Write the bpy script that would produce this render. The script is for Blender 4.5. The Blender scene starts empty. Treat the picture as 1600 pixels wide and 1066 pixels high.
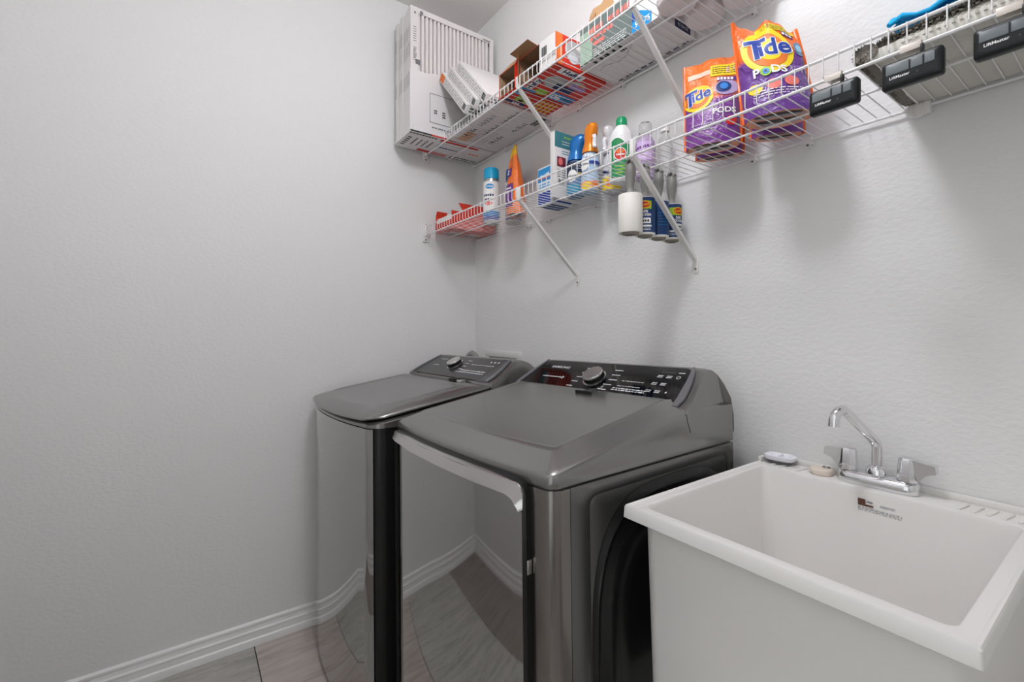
import bpy, bmesh, math, random
from math import sin, cos, pi, radians, atan2, sqrt
from mathutils import Vector, Matrix
random.seed(7)
SC = bpy.context.scene
COL = SC.collection
# ------------------------------------------------------------------ camera
# room axes: x along the shelf wall (0 = left wall), y = 0 at the shelf wall, z up
TH = radians(35.37)
cam_d = bpy.data.cameras.new('camera'); cam = bpy.data.objects.new('camera', cam_d); COL.objects.link(cam)
cam.location = (2.04, -1.215, 1.2336)
F_ = Vector((-cos(TH), sin(TH), 0)); R_ = Vector((sin(TH), cos(TH), 0)); U_ = Vector((0, 0, 1))
cam.rotation_euler = Matrix((R_, U_, -F_)).transposed().to_euler()
cam_d.sensor_width = 36; cam_d.lens = 717 / 1600 * 36; cam_d.shift_y = -21 / 1600
cam_d.clip_start = 0.02
SC.camera = cam
# ------------------------------------------------------------------ world, lamps, exposure
w = bpy.data.worlds.new('world'); SC.world = w; w.use_nodes = True
bg = w.node_tree.nodes['Background']; bg.inputs[0].default_value = (0.93, 0.97, 0.96, 1); bg.inputs[1].default_value = 1.0
SC.view_settings.view_transform = 'Standard'; SC.view_settings.look = 'None'
SC.view_settings.gamma = 1; SC.view_settings.use_curve_mapping = False
SC.view_settings.exposure = 0.10
CEILING_LAMP = 54.0
def doorway_portal(name, loc, target, sx, sy):      # sampling portal in the door opening
    d = bpy.data.lights.new(name, 'AREA'); d.shape = 'RECTANGLE'; d.size = sx; d.size_y = sy; d.cycles.is_portal = True
    o = bpy.data.objects.new(name, d); COL.objects.link(o); o.location = loc
    o.rotation_euler = (Vector(target) - Vector(loc)).to_track_quat('-Z', 'Y').to_euler()
doorway_portal('portal_front', (2.30, -1.925, 1.14), (2.30, 0.0, 1.14), 1.04, 2.28)

# ------------------------------------------------------------------ materials
def lin(c):
    if isinstance(c, str):
        c = tuple(int(c[i:i + 2], 16) / 255 for i in (0, 2, 4))
    return tuple(x / 12.92 if x <= 0.04045 else ((x + 0.055) / 1.055) ** 2.4 for x in c) + (1,)
MATS = {}
def M(name, col, rough=0.5, metal=0.0, spec=0.5, trans=0.0, coat=0.0, emit=None, bump=None, ior=1.45):
    if name in MATS: return MATS[name]
    m = bpy.data.materials.new(name); m.use_nodes = True
    nt = m.node_tree; b = nt.nodes['Principled BSDF']
    b.inputs['Base Color'].default_value = lin(col); b.inputs['Roughness'].default_value = rough
    b.inputs['Metallic'].default_value = metal; b.inputs['Specular IOR Level'].default_value = spec
    b.inputs['Transmission Weight'].default_value = trans; b.inputs['Coat Weight'].default_value = coat
    b.inputs['IOR'].default_value = ior
    if emit:
        b.inputs['Emission Color'].default_value = lin(emit[0]); b.inputs['Emission Strength'].default_value = emit[1]
    if bump:   # (scale xyz, strength, distance, detail)
        sc, st, dist, det = bump
        tc = nt.nodes.new('ShaderNodeTexCoord'); mp = nt.nodes.new('ShaderNodeMapping'); mp.inputs['Scale'].default_value = sc
        n = nt.nodes.new('ShaderNodeTexNoise'); n.inputs['Scale'].default_value = 1; n.inputs['Detail'].default_value = det
        bp = nt.nodes.new('ShaderNodeBump'); bp.inputs['Strength'].default_value = st; bp.inputs['Distance'].default_value = dist
        L = nt.links.new
        L(tc.outputs['Object'], mp.inputs['Vector']); L(mp.outputs['Vector'], n.inputs['Vector'])
        L(n.outputs['Fac'], bp.inputs['Height']); L(bp.outputs['Normal'], b.inputs['Normal'])
    MATS[name] = m
    return m
def wood(name, c1, c2, c3, off, crack=False):
    m = bpy.data.materials.new(name); m.use_nodes = True; nt = m.node_tree; b = nt.nodes['Principled BSDF']; L = nt.links.new
    tc = nt.nodes.new('ShaderNodeTexCoord'); mp = nt.nodes.new('ShaderNodeMapping')
    mp.inputs['Scale'].default_value = (26, 3.2, 1); mp.inputs['Location'].default_value = (off, off * 1.7, 0)
    n = nt.nodes.new('ShaderNodeTexNoise'); n.inputs['Scale'].default_value = 1.0; n.inputs['Detail'].default_value = 9; n.inputs['Distortion'].default_value = 1.4
    n2 = nt.nodes.new('ShaderNodeTexNoise'); n2.inputs['Scale'].default_value = 5; n2.inputs['Detail'].default_value = 6
    cr = nt.nodes.new('ShaderNodeValToRGB'); e = cr.color_ramp.elements
    e[0].position = 0.3; e[0].color = lin(c1); e[1].position = 0.72; e[1].color = lin(c3); k = e.new(0.5); k.color = lin(c2)
    mx = nt.nodes.new('ShaderNodeMix'); mx.data_type = 'FLOAT'; mx.inputs[0].default_value = 0.3
    L(tc.outputs['Object'], mp.inputs['Vector']); L(mp.outputs['Vector'], n.inputs['Vector']); L(tc.outputs['Object'], n2.inputs['Vector'])
    L(n.outputs['Fac'], mx.inputs[2]); L(n2.outputs['Fac'], mx.inputs[3]); L(mx.outputs[0], cr.inputs['Fac'])
    L(cr.outputs['Color'], b.inputs['Base Color']); b.inputs['Roughness'].default_value = 0.42
    if crack:      # weathered saw cracks running along the board
        m2 = nt.nodes.new('ShaderNodeMapping'); m2.inputs['Scale'].default_value = (22, 1.6, 1); n3 = nt.nodes.new('ShaderNodeTexNoise'); n3.inputs['Scale'].default_value = 1; n3.inputs['Detail'].default_value = 5; n3.inputs['Roughness'].default_value = 0.7
        c2_ = nt.nodes.new('ShaderNodeValToRGB'); c2_.color_ramp.elements[0].position = 0.485; c2_.color_ramp.elements[1].position = 0.5; c2_.color_ramp.elements[0].color = (1, 1, 1, 1); c2_.color_ramp.elements[1].color = (0.45, 0.44, 0.42, 1); k2 = c2_.color_ramp.elements.new(0.512); k2.color = (1, 1, 1, 1)
        mu = nt.nodes.new('ShaderNodeMix'); mu.data_type = 'RGBA'; mu.blend_type = 'MULTIPLY'; mu.inputs[0].default_value = 0.7
        L(tc.outputs['Object'], m2.inputs[0]); L(m2.outputs[0], n3.inputs['Vector']); L(n3.outputs['Fac'], c2_.inputs[0]); L(cr.outputs['Color'], mu.inputs[6]); L(c2_.outputs[0], mu.inputs[7]); L(mu.outputs[2], b.inputs['Base Color'])
    bp = nt.nodes.new('ShaderNodeBump'); bp.inputs['Strength'].default_value = 0.25; bp.inputs['Distance'].default_value = 0.002
    L(n.outputs['Fac'], bp.inputs['Height']); L(bp.outputs['Normal'], b.inputs['Normal'])
    MATS[name] = m
    return m
wallM = M('painted_wall', 'EDECEB', 0.6, bump=((70, 70, 110), 0.38, 0.004, 3))
ceilM = M('ceiling_paint', 'F0ECEA', 0.7, bump=((80, 80, 80), 0.3, 0.003, 3))
trimM = M('trim_paint', 'F8F7F6', 0.3)
wireM = M('white_wire', 'F0EEEE', 0.35)
whiteM = M('white_plastic', 'EEEBE8', 0.35)
tubM = M('tub_polymer', 'ECE9E6', 0.38, bump=((400, 400, 400), 0.06, 0.0005, 2))
screwM = M('screw_steel', '8A8886', 0.35, 1)
chromeM = M('chrome', 'E6E6E8', 0.06, 1)
satinM = M('satin_chrome', 'D8D6D4', 0.22, 1)
blackM = M('black_plastic', '0A0A0B', 0.4)
gapM = M('gap_black', '040404', 0.6)
doorM = M('mirror_black_steel', 'B6B5B4', 0.045, 1)
coverM = M('graphite_paint', '8E8D8B', 0.24, 0.8, bump=((900, 900, 900), 0.03, 0.0003, 2))
sideM = M('graphite_side', '767675', 0.25, 0.8)
darksideM = M('dark_side', '2A2A2A', 0.25, 0.5)
brushM = M('brushed_steel', '8D8986', 0.22, 1, bump=((30, 30, 900), 0.12, 0.0006, 4))
glassM = M('panel_glass', '060607', 0.05, coat=0.5)
panelM = M('washer_panel', '454443', 0.2, 0.5)
trimG = M('trim_grey', '8E8D92', 0.3, 0.6)
printM = M('print_white', 'D8DADC', 0.5)
cardW = M('card_white', 'E4E0DE', 0.6)
cardB = M('card_brown', 'A8805C', 0.75)
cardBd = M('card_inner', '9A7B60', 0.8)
inkK = M('ink_black', '222222', 0.6)
inkG = M('ink_grey', '77777A', 0.6)
inkR = M('ink_red', 'D22A20', 0.5)
inkO = M('ink_orange', 'E8762C', 0.5)
inkB = M('ink_blue', '1B3C9A', 0.45)
inkN = M('ink_navy', '15245A', 0.45)
inkC = M('ink_cyan', '1D8FD0', 0.4)
inkY = M('ink_yellow', 'F2D21C', 0.45)
inkP = M('ink_purple', '64307E', 0.45)
inkW = M('ink_white', 'F4F2F0', 0.45)
inkGn = M('ink_green', '1E8A50', 0.4)
inkLm = M('ink_lime', '9CC830', 0.45)
inkT = M('ink_teal', '3C8F96', 0.45)
inkPk = M('ink_coral', 'EE7A70', 0.5)
redBox = M('red_card', 'D93A22', 0.45)
hefR = M('red_orange_card', 'D8301C', 0.45)

# ------------------------------------------------------------------ geometry helper
TXT = {}
def text_geo(s, bold=0.0, fine=0.0):
    key = (s, bold, fine)
    if key in TXT: return TXT[key]
    c = bpy.data.curves.new('t', 'FONT'); c.body = s; c.size = 1; c.align_x = 'CENTER'; c.align_y = 'CENTER'
    c.offset = bold; c.resolution_u = 3
    o = bpy.data.objects.new('t', c); COL.objects.link(o)
    me = bpy.data.meshes.new_from_object(o.evaluated_get(bpy.context.evaluated_depsgraph_get()))
    if fine:
        bm = bmesh.new(); bm.from_mesh(me); bmesh.ops.triangulate(bm, faces=bm.faces[:])
        for _ in range(4):
            es = [e for e in bm.edges if e.calc_length() > fine]
            if not es: break
            bmesh.ops.subdivide_edges(bm, edges=es, cuts=1); bmesh.ops.triangulate(bm, faces=[f for f in bm.faces if len(f.verts) > 3])
        bm.to_mesh(me); bm.free()
    r = ([tuple(v.co[:2]) for v in me.vertices], [tuple(p.vertices) for p in me.polygons])
    bpy.data.objects.remove(o); bpy.data.curves.remove(c); bpy.data.meshes.remove(me)
    TXT[key] = r
    return r
def rr(cx, cy, hx, hy, r, z, n=5):
    """rounded rectangle ring, counter-clockwise from +x -y corner"""
    out = []
    r = min(r, hx, hy)
    for (sx, sy, a0) in ((1, -1, -90), (1, 1, 0), (-1, 1, 90), (-1, -1, 180)):
        for i in range(n + 1):
            a = radians(a0 + 90 * i / n)
            out.append((cx + sx * (hx - r) + r * cos(a), cy + sy * (hy - r) + r * sin(a), z(cy + sy * (hy - r) + r * sin(a)) if callable(z) else z))
    return out
class G:
    def __init__(s): s.v = []; s.f = []; s.m = []; s.slots = []; s.uv = {}
    def mi(s, m):
        if m not in s.slots: s.slots.append(m)
        return s.slots.index(m)
    def add(s, vs, fs, m):
        b = len(s.v); s.v += [tuple(p) for p in vs]; k = s.mi(m)
        for f in fs: s.f.append(tuple(i + b for i in f)); s.m.append(k)
        return b
    def box(s, x0, x1, y0, y1, z0, z1, m, r=0.0, seg=2):
        if r <= 0:
            v = [(x, y, z) for z in (z0, z1) for y in (y0, y1) for x in (x0, x1)]
            s.add(v, [(0, 2, 3, 1), (4, 5, 7, 6), (0, 1, 5, 4), (2, 6, 7, 3), (0, 4, 6, 2), (1, 3, 7, 5)], m); return s
        bm = bmesh.new(); bmesh.ops.create_cube(bm, size=1)
        for v in bm.verts: v.co = Vector(((x0 + x1) / 2 + v.co.x * (x1 - x0), (y0 + y1) / 2 + v.co.y * (y1 - y0), (z0 + z1) / 2 + v.co.z * (z1 - z0)))
        bmesh.ops.bevel(bm, geom=bm.edges[:], offset=r, segments=seg, profile=0.5, affect='EDGES')
        bm.verts.index_update()
        s.add([v.co[:] for v in bm.verts], [[v.index for v in f.verts] for f in bm.faces], m); bm.free(); return s
    def xbox(s, o, a, b, c, m, r=0.0):
        """oriented box: corner o, edge vectors a b c"""
        o, a, b, c = map(Vector, (o, a, b, c))
        t = G(); la, lb, lc = a.length, b.length, c.length
        t.box(0, la, 0, lb, 0, lc, m, r)
        an, bn, cn = a / la, b / lb, c / lc
        s.add([o + an * p[0] + bn * p[1] + cn * p[2] for p in t.v], t.f, m); return s
    def loft(s, rings, m, closed=True, caps=(True, True), mf=None):
        n = len(rings[0]); b = len(s.v); s.v += [tuple(p) for r in rings for p in r]; k = s.mi(m)
        for i in range(len(rings) - 1):
            for j in range(n if closed else n - 1):
                q = (b + i * n + j, b + i * n + (j + 1) % n, b + (i + 1) * n + (j + 1) % n, b + (i + 1) * n + j)
                s.f.append(q); s.m.append(s.mi(mf(i, j)) if mf else k)
        if caps[0]: s.f.append(tuple(b + j for j in reversed(range(n)))); s.m.append(k)
        if caps[1]: s.f.append(tuple(b + (len(rings) - 1) * n + j for j in range(n))); s.m.append(k if not mf else s.mi(mf(len(rings) - 2, 0)))
        return s
    def lathe(s, prof, m, c=(0, 0), n=24, ex=1.0, ey=1.0, caps=(True, True), mf=None):
        rings = [[(c[0] + r * ex * cos(2 * pi * j / n), c[1] + r * ey * sin(2 * pi * j / n), z) for j in range(n)] for r, z in prof]
        return s.loft(rings, m, True, caps, mf)
    def tube(s, pts, r, m, n=8, caps=True, flat=None):
        pts = [Vector(p) for p in pts]; rings = []; up = None
        for i, p in enumerate(pts):
            d = (pts[min(i + 1, len(pts) - 1)] - pts[max(i - 1, 0)]).normalized()
            if up is None: up = d.orthogonal().normalized() if flat is None else Vector(flat)
            up = (up - d * up.dot(d)).normalized(); sd = d.cross(up)
            rad = r[i] if isinstance(r, (list, tuple)) else r
            ra, rb = rad if isinstance(rad, tuple) else (rad, rad)
            rings.append([p + up * ra * cos(2 * pi * j / n) + sd * rb * sin(2 * pi * j / n) for j in range(n)])
        return s.loft(rings, m, True, (caps, caps))
    def cyl(s, p0, p1, r, m, n=16): return s.tube([p0, p1], r, m, n)
    def grid(s, fn, nu, nv, m, uv=False):
        b = len(s.v); k = s.mi(m)
        for j in range(nv + 1):
            for i in range(nu + 1):
                if uv: s.uv[len(s.v)] = (i / nu, j / nv)
                s.v.append(tuple(fn(i / nu, j / nv)))
        for j in range(nv):
            for i in range(nu):
                q = b + j * (nu + 1) + i; s.f.append((q, q + 1, q + nu + 2, q + nu + 1)); s.m.append(k)
        return s
    def text(s, t, size, m, fn, u=0, v=0, bold=0.0, rot=0, sx=1.0, shear=0.0, fine=0.0):
        vs, fs = text_geo(t, bold, fine or (0.12 if size > 0.05 else (0.2 if size > 0.03 and shear else 0.0))); ca, sa = cos(rot), sin(rot); out = []
        for (x, y) in vs:
            x = x * size * sx + y * size * shear; y = y * size
            out.append(fn(u + x * ca - y * sa, v + x * sa + y * ca))
        s.add(out, fs, m); return s
    def word(s, t, size, m, fn, u=0, v=0, bold=0.0, rot=0, sx=1.0, shear=0.0):
        """print too small to read: one uneven bar per letter"""
        rnd = random.Random(len(t) * 31 + int(size * 1e4)); ca, sa = cos(rot), sin(rot); w_ = size * 0.62 * sx; x = -w_ * len(t) / 2
        for c in t:
            h = size * rnd.uniform(0.24, 0.36); q = [(x, -h), (x + w_ * 0.72, -h), (x + w_ * 0.72, h), (x, h)]
            if c != ' ': s.add([fn(u + a * ca - b * sa, v + a * sa + b * ca) for a, b in q], [(0, 1, 2, 3)], m)
            x += w_
        return s
    def rect(s, u0, u1, v0, v1, m, fn, nu=1, nv=1): return s.grid(lambda a, b: fn(u0 + (u1 - u0) * a, v0 + (v1 - v0) * b), nu, nv, m)
    def disc(s, u, v, ru, rv, m, fn, n=28, rings=3, rot=0, inner=0.0):
        ca, sa = cos(rot), sin(rot)
        pts = lambda k: [fn(u + k * ru * cos(2 * pi * j / n) * ca - k * rv * sin(2 * pi * j / n) * sa, v + k * ru * cos(2 * pi * j / n) * sa + k * rv * sin(2 * pi * j / n) * ca) for j in range(n)]
        ks = [inner + (1 - inner) * (i + (0 if inner else 0.3)) / (rings - 1 + (0 if inner else 0.3)) for i in range(rings)] if rings > 1 else [1]
        return s.loft([pts(k) for k in ks], m, True, (False, False)) if inner else s.loft([pts(k) for k in ks][::1], m, True, (True, False))
    def poly(s, pts, m, fn): s.add([fn(a, b) for a, b in pts], [tuple(range(len(pts)))], m); return s
    def dashes(s, u0, u1, v0, v1, rows, m, fn, fill=0.6, seed=1):
        rnd = random.Random(seed); dv = (v1 - v0) / rows
        for r in range(rows):
            u = u0; v = v1 - dv * (r + 0.5)
            while u < u1:
                l = (u1 - u0) * rnd.uniform(0.04, 0.14); e = min(u + l, u1)
                s.rect(u, e, v - dv * fill / 2, v + dv * fill / 2, m, fn); u = e + (u1 - u0) * rnd.uniform(0.015, 0.035)
        return s
    def build(s, name, parent=None, kind=None, base=None, angle=35, label=None):
        me = bpy.data.meshes.new(name); off = Vector(base if base else (parent['base'] if parent and 'base' in parent else (0, 0, 0)))
        me.from_pydata([tuple(Vector(p) - off) for p in s.v], [], s.f)
        for m in s.slots: me.materials.append(m)
        me.polygons.foreach_set('material_index', s.m)
        me.polygons.foreach_set('use_smooth', [True] * len(s.f))
        if s.uv:
            ul = me.uv_layers.new(name='UVMap')
            for l in me.loops: ul.data[l.index].uv = s.uv.get(l.vertex_index, (0, 0))
        me.update(); me.set_sharp_from_angle(angle=radians(angle))
        o = bpy.data.objects.new(name, me); COL.objects.link(o)
        if parent: o.parent = parent
        else: o.location = off
        if base and not parent: o['base'] = tuple(off)
        if base and parent: o.location = off - Vector(parent['base']); o['base'] = tuple(off)
        elif parent: o['base'] = tuple(off)
        if kind: o['kind'] = kind
        if label: o['label'] = label
        return o
def thing(name, label, cat, loc, group=None):
    o = bpy.data.objects.new(name, None); COL.objects.link(o); o.location = loc; o['base'] = tuple(loc)
    o.empty_display_size = 0.05
    o['label'] = label; o['category'] = cat
    if group: o['group'] = group
    return o
def tag(o, label, cat, group=None):
    o['label'] = label; o['category'] = cat
    if group: o['group'] = group
    return o
def copy_tree(o, loc=None, label=None, group=None, parent=None):
    c = o.copy(); COL.objects.link(c); c.parent = parent
    if loc is not None: c.location = loc
    if label: c['label'] = label
    for ch in list(o.children): copy_tree(ch, None, None, None, c)
    return c
def plane(o, right, up, off=0.0):
    o = Vector(o); r = Vector(right).normalized(); u = Vector(up); u = (u - r * u.dot(r)).normalized(); n = r.cross(u)
    return lambda a, b: o + r * a + u * b + n * off
def cylmap(cx, cy, r, a0, z0, off=0.0006, ex=1.0, ey=1.0):
    return lambda u, v: Vector((cx + (r + off) * ex * cos(a0 + u / r), cy + (r + off) * ey * sin(a0 + u / r), z0 + v))
def look(x, y): return atan2(cam.location.y - y, cam.location.x - x)

# ================================================================== THE ROOM
XR, YF, ZC = 3.3, -1.80, 2.745
def slab(name, x0, x1, y0, y1, z0, z1, m):
    o = G().box(x0, x1, y0, y1, z0, z1, m).build(name, kind='structure'); return o
slab('wall_left', -0.12, 0, YF - 0.12, 0.12, 0, ZC, wallM)
slab('wall_back', 0, XR + 0.12, 0, 0.12, 0, ZC, wallM)
g = G(); g.box(0, 1.78, YF - 0.12, YF, 0, ZC, wallM); g.box(2.82, XR + 0.12, YF - 0.12, YF, 0, ZC, wallM); g.box(1.78, 2.82, YF - 0.12, YF, 2.28, ZC, wallM)
g.build('wall_front', kind='structure')
slab('ceiling', -0.12, XR + 0.12, YF - 0.12, 0.12, ZC, ZC + 0.1, ceilM)
slab('wall_right', XR, XR + 0.12, YF, 0, 0, ZC, wallM)
floor = G().box(-0.12, XR + 0.6, YF - 0.6, 0.12, -0.1, -0.006, M('floor_joint', '3A3633', 0.8)).build('floor', kind='structure')
w_grey = wood('plank_grey', 'AAA7A1', 'BBB8B2', 'CAC7C1', 3.1, True)
w_brn = wood('plank_brown', 'AA9D94', 'C6BBB4', 'D8D0CA', 8.7)
w_drk = wood('plank_dark', '857A73', '968C85', 'A59C95', 5.2)
def plank(x0, x1, y0, y1, m): G().box(x0 + 0.0015, x1 - 0.0015, y0 + 0.0015, y1 - 0.0015, -0.006, 0, m, 0.0012, 1).build('plank', floor)
for y0, y1, mm, xs in ((-1.80, -1.445, (w_drk, w_brn), (0, 0.9, 2.1, 3.3)), (-1.445, -1.0, (w_grey, w_grey), (0, 1.3, 2.5, 3.3)), (-1.0, -0.555, (w_brn, w_drk), (0, 0.85, 2.05, 3.3)), (-0.555, -0.11, (w_drk, w_grey), (0, 1.2, 2.4, 3.3)), (-0.11, 0, (w_brn, w_grey), (0, 0.6, 1.8, 3.3))):
    for i in range(len(xs) - 1): plank(xs[i], xs[i + 1], y0, y1, mm[i % 2])
# baseboards with a stepped ogee profile (depth, z)
BP = [(0, 0), (0.017, 0), (0.017, 0.020), (0.0155, 0.026), (0.0115, 0.030), (0.0115, 0.050), (0.0135, 0.054), (0.0125, 0.058), (0.009, 0.062), (0.007, 0.074), (0.0095, 0.078), (0.0095, 0.086), (0.004, 0.091), (0, 0.092)]
def baseb(name, a, b, nrm):
    a, b, nrm = Vector(a), Vector(b), Vector(nrm)
    G().loft([[p + nrm * d + Vector((0, 0, z)) for d, z in BP] for p in (a, b)], trimM).build(name, kind='structure', angle=20)
baseb('baseboard_left', (0.0005, YF + 0.001, 0.0005), (0.0005, -0.001, 0.0005), (1, 0, 0))
baseb('baseboard_back', (0.018, -0.0005, 0.0005), (XR - 0.001, -0.0005, 0.0005), (0, -1, 0))
baseb('baseboard_front', (0.018, YF + 0.0005, 0.0005), (1.78, YF + 0.0005, 0.0005), (0, 1, 0))
# ceiling light (out of frame, the room's lamp)
LX, LY, LZ, LR = 1.48, -0.82, 2.50, 0.105
cl = thing('ceiling_light', 'white globe ceiling light hanging above the middle of the room', 'lamp', (LX, LY, ZC))
G().lathe([(0.001, ZC - 0.0005), (0.075, ZC - 0.0005), (0.077, ZC - 0.02), (0.05, ZC - 0.03), (0.04, LZ + LR * 0.93), (0.001, LZ + LR * 0.93)], whiteM, (LX, LY), 32).build('base_ring', cl)
lampM = M('lamp_glass', 'FFFFFF', 0.5, emit=('F8FAFF', CEILING_LAMP))
G().lathe([(max(0.001, LR * sin(pi * i / 16)), LZ + LR * cos(pi * i / 16)) for i in range(1, 17)], lampM, (LX, LY), 32).build('diffuser', cl)

# ================================================================== DRYER
DX0, DX1, DC, DH = 0.757, 1.443, 1.10, 0.343
dr = thing('clothes_dryer', 'dark graphite dryer with big mirror front door and black glass panel, beside the utility sink', 'dryer', (DC, -0.4, 0))
def plan(x0, x1, yb, yc, bulge, rc, off=0.0, n=14, nb=4, yb2=None):
    """footprint ring: front side bulges to -y; off = inset"""
    x0 += off; x1 -= off; yb -= off; c = (x0 + x1) / 2; h = (x1 - x0) / 2; ring = []
    rc = max(rc - off * 0.3, 0.008)
    if yb2 is not None: yb = yb2
    yf = lambda x: yc + off - bulge * (1 - abs((x - c) / h) ** 2.2)
    for i in range(n + 1):
        x = x0 + rc + (x1 - x0 - 2 * rc) * i / n; ring.append((x, yf(x)))
    ye = yf(x1 - rc)
    for i in range(1, nb + 1):
        a = radians(-90 + 90 * i / nb); ring.append((x1 - rc + rc * cos(a), ye + rc + rc * sin(a)))
    m = 10
    for i in range(1, m): ring.append((x1, ye + rc + (yb - ye - rc) * i / m))
    ring.append((x1, yb)); ring.append((c, yb)); ring.append((x0, yb))
    for i in range(1, m): ring.append((x0, yb + (ye + rc - yb) * i / m))
    for i in range(0, nb):
        a = radians(180 + 90 * i / nb); ring.append((x0 + rc + rc * cos(a), ye + rc + rc * sin(a)))
    return ring
def zring(r, z): return [(x, y, z(y) if callable(z) else z) for x, y in r]
zs = lambda y: 0.972 + 0.168 * (y + 0.66) if y < -0.30 else 1.0325
P = lambda off, yb2=None: plan(DX0, DX1, -0.10, -0.706, 0.016, 0.020, off, 14, 4, yb2)
zc = lambda y: zs(y) + 0.016
zc2 = lambda y: zs(y) + 0.021
g = G()
g.loft([zring(P(0.001), 0.940), zring(P(0), 0.942), zring(P(0), lambda y: zs(y) - 0.008), zring(P(0.0015), lambda y: zs(y) - 0.003), zring(P(0.005), lambda y: zs(y) + 0.0005), zring(P(0.012), lambda y: zs(y) + 0.004),
        zring(P(0.050, -0.25), zc), zring(P(0.058, -0.262), zc2), zring(P(0.062, -0.266), lambda y: zc2(y) - 0.0014), zring(P(0.07, -0.275), lambda y: zc2(y) - 0.0014)], coverM)
g.build('top_cover', dr, angle=50)
G().loft([zring(P(0.004), 0.02), zring(P(0.004), 0.9375)], sideM, mf=None).build('cabinet', dr)
# front corner strips, brushed
for sx in (1, -1):
    xe = DX1 if sx > 0 else DX0
    ring = []
    pts = [(DX1 - 0.074, -0.7120), (DX1 - 0.05, -0.7105), (DX1 - 0.022, -0.7075), (DX1 - 0.010, -0.7035), (DX1 - 0.003, -0.6955), (DX1 + 0.0006, -0.684), (DX1 + 0.0006, -0.664)]
    inn = [(DX1 - 0.008, -0.664), (DX1 - 0.02, -0.685), (DX1 - 0.074, -0.695)]
    pl = pts + inn
    if sx < 0: pl = [(2 * DC - x, y) for x, y in pl][::-1]
    G().loft([[(x, y, z) for x, y in pl] for z in (0.02, 0.9365)], brushM).build('corner_trim', dr, angle=60)
# side panel flange and embossed racetrack rings on the right side
g = G(); yz = lambda y0, y1, z0, z1, r, x: [(x, p[0], p[1]) for p in rr((y0 + y1) / 2, (z0 + z1) / 2, (y1 - y0) / 2, (z1 - z0) / 2, r, 0, 6)]
g.loft([yz(-0.6625, -0.101, 0.03, 0.9365, 0.0006, DX1 - 0.003), yz(-0.6625, -0.101, 0.03, 0.9365, 0.0006, DX1 + 0.0005), yz(-0.617, -0.118, 0.06, 0.917, 0.022, DX1 + 0.0005), yz(-0.610, -0.124, 0.066, 0.909, 0.020, DX1 - 0.0035)], sideM, True, (False, False))
g.build('side_panel', dr)
def racetrack(y0, y1, z0, z1, n=48, p=3.2):
    cy, cz, hy, hz = (y0 + y1) / 2, (z0 + z1) / 2, (y1 - y0) / 2, (z1 - z0) / 2; out = []
    for i in range(n):
        a = 2 * pi * i / n; c, s_ = cos(a), sin(a)
        out.append((cy + hy * abs(c) ** (2 / p) * (1 if c > 0 else -1), cz + hz * abs(s_) ** (2 / p) * (1 if s_ > 0 else -1)))
    return out
g = G()
xx = DX1 - 0.0035
def rt(y0, z1, x): return [(x, a, b) for a, b in racetrack(y0, -0.70 - y0 + 0.0, 0.60 - (z1 - 0.60) * 1.0, z1)]
spec = [(-0.607, 0.905, xx + 0.0005), (-0.602, 0.900, xx + 0.003), (-0.600, 0.885, xx + 0.008), (-0.592, 0.876, xx + 0.0005), (-0.582, 0.868, xx + 0.0005), (-0.570, 0.850, xx + 0.007), (-0.545, 0.826, xx + 0.008), (-0.535, 0.815, xx + 0.0005), (-0.50, 0.78, xx + 0.0005)]
g.loft([rt(*s_) for s_ in spec], darksideM, True, (False, True))
g.build('side_emboss', dr, angle=50)
# door
yd = lambda x: -0.728 - 0.020 * (1 - abs((x - 1.092) / 0.30) ** 2.4)
def door_ring(off, dy):
    out = []
    for (x, y, z) in [(p[0], p[1], 0) for p in rr(1.092, 0.5, 0.298 - off, 0.447 - off, max(0.03 - off, 0.004), 0, 6)]:
        out.append((x, yd(x) + dy, y))
    return out
g = G()
nx, nz = 40, 16
def door_front(u, v):
    x = 0.800 + 0.584 * u; return (x, yd(x), 0.058 + 0.884 * v)
g.loft([door_ring(0, 0.026), door_ring(0, 0.006), door_ring(0.005, 0.001)], darksideM, True, (False, False))
# front skin: columns follow the curve, corners clipped by the ring outline
rg = door_ring(0.005, 0.001)
rows = 28
sk = []
for i in range(rows + 1):
    x = 0.799 + 0.586 * i / rows; c = 0.0
    e = min(x - 0.799, 1.385 - x); r_ = 0.025
    if e < r_: c = r_ - sqrt(max(r_ * r_ - (r_ - e) ** 2, 0))
    sk.append([(x, yd(x) + 0.001, 0.058 + c + (0.942 - 0.058 - 2 * c) * j / 10) for j in range(11)])
gs = G(); gs.loft(sk, doorM, False, (False, False)); 
door = g.build('door', dr, base=(1.092, -0.74, 0.5))
gs.build('mirror_skin', door, angle=80)
# chrome pull along the door top, hooked down at the right
pts = []
path = [(0.803, 0.9435, 0.019), (0.80 + 0.03, 0.9435, 0.022), (0.95, 0.9435, 0.024), (1.10, 0.9435, 0.025), (1.25, 0.9435, 0.025), (1.34, 0.9435, 0.025)]
outer = [(x, z) for x, z, _ in path]; inner = [(x, z - w_) for x, z, w_ in path]
for i in range(1, 7):
    a = radians(90 - 90 * i / 6); outer.append((1.3625 + 0.0245 * cos(a), 0.919 + 0.0245 * sin(a)))
    b = radians(90 - 90 * i / 6); inner.append((1.340 + 0.034 * cos(b), 0.904 + 0.0145 * sin(b)))
outer.append((1.3870, 0.906)); inner.append((1.3790, 0.9015))
outer.append((1.3865, 0.896)); inner.append((1.3845, 0.894))
g = G()
rings = []
for (a, b) in zip(outer, inner):
    rings.append([(a[0], yd(min(a[0], 1.385)) + 0.012, a[1] + 0.001), (a[0], yd(min(a[0], 1.385)) + 0.001, a[1]), (b[0], yd(b[0]) - 0.007, b[1]), (b[0], yd(b[0]) + 0.0005, b[1] - 0.0015)])
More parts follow.
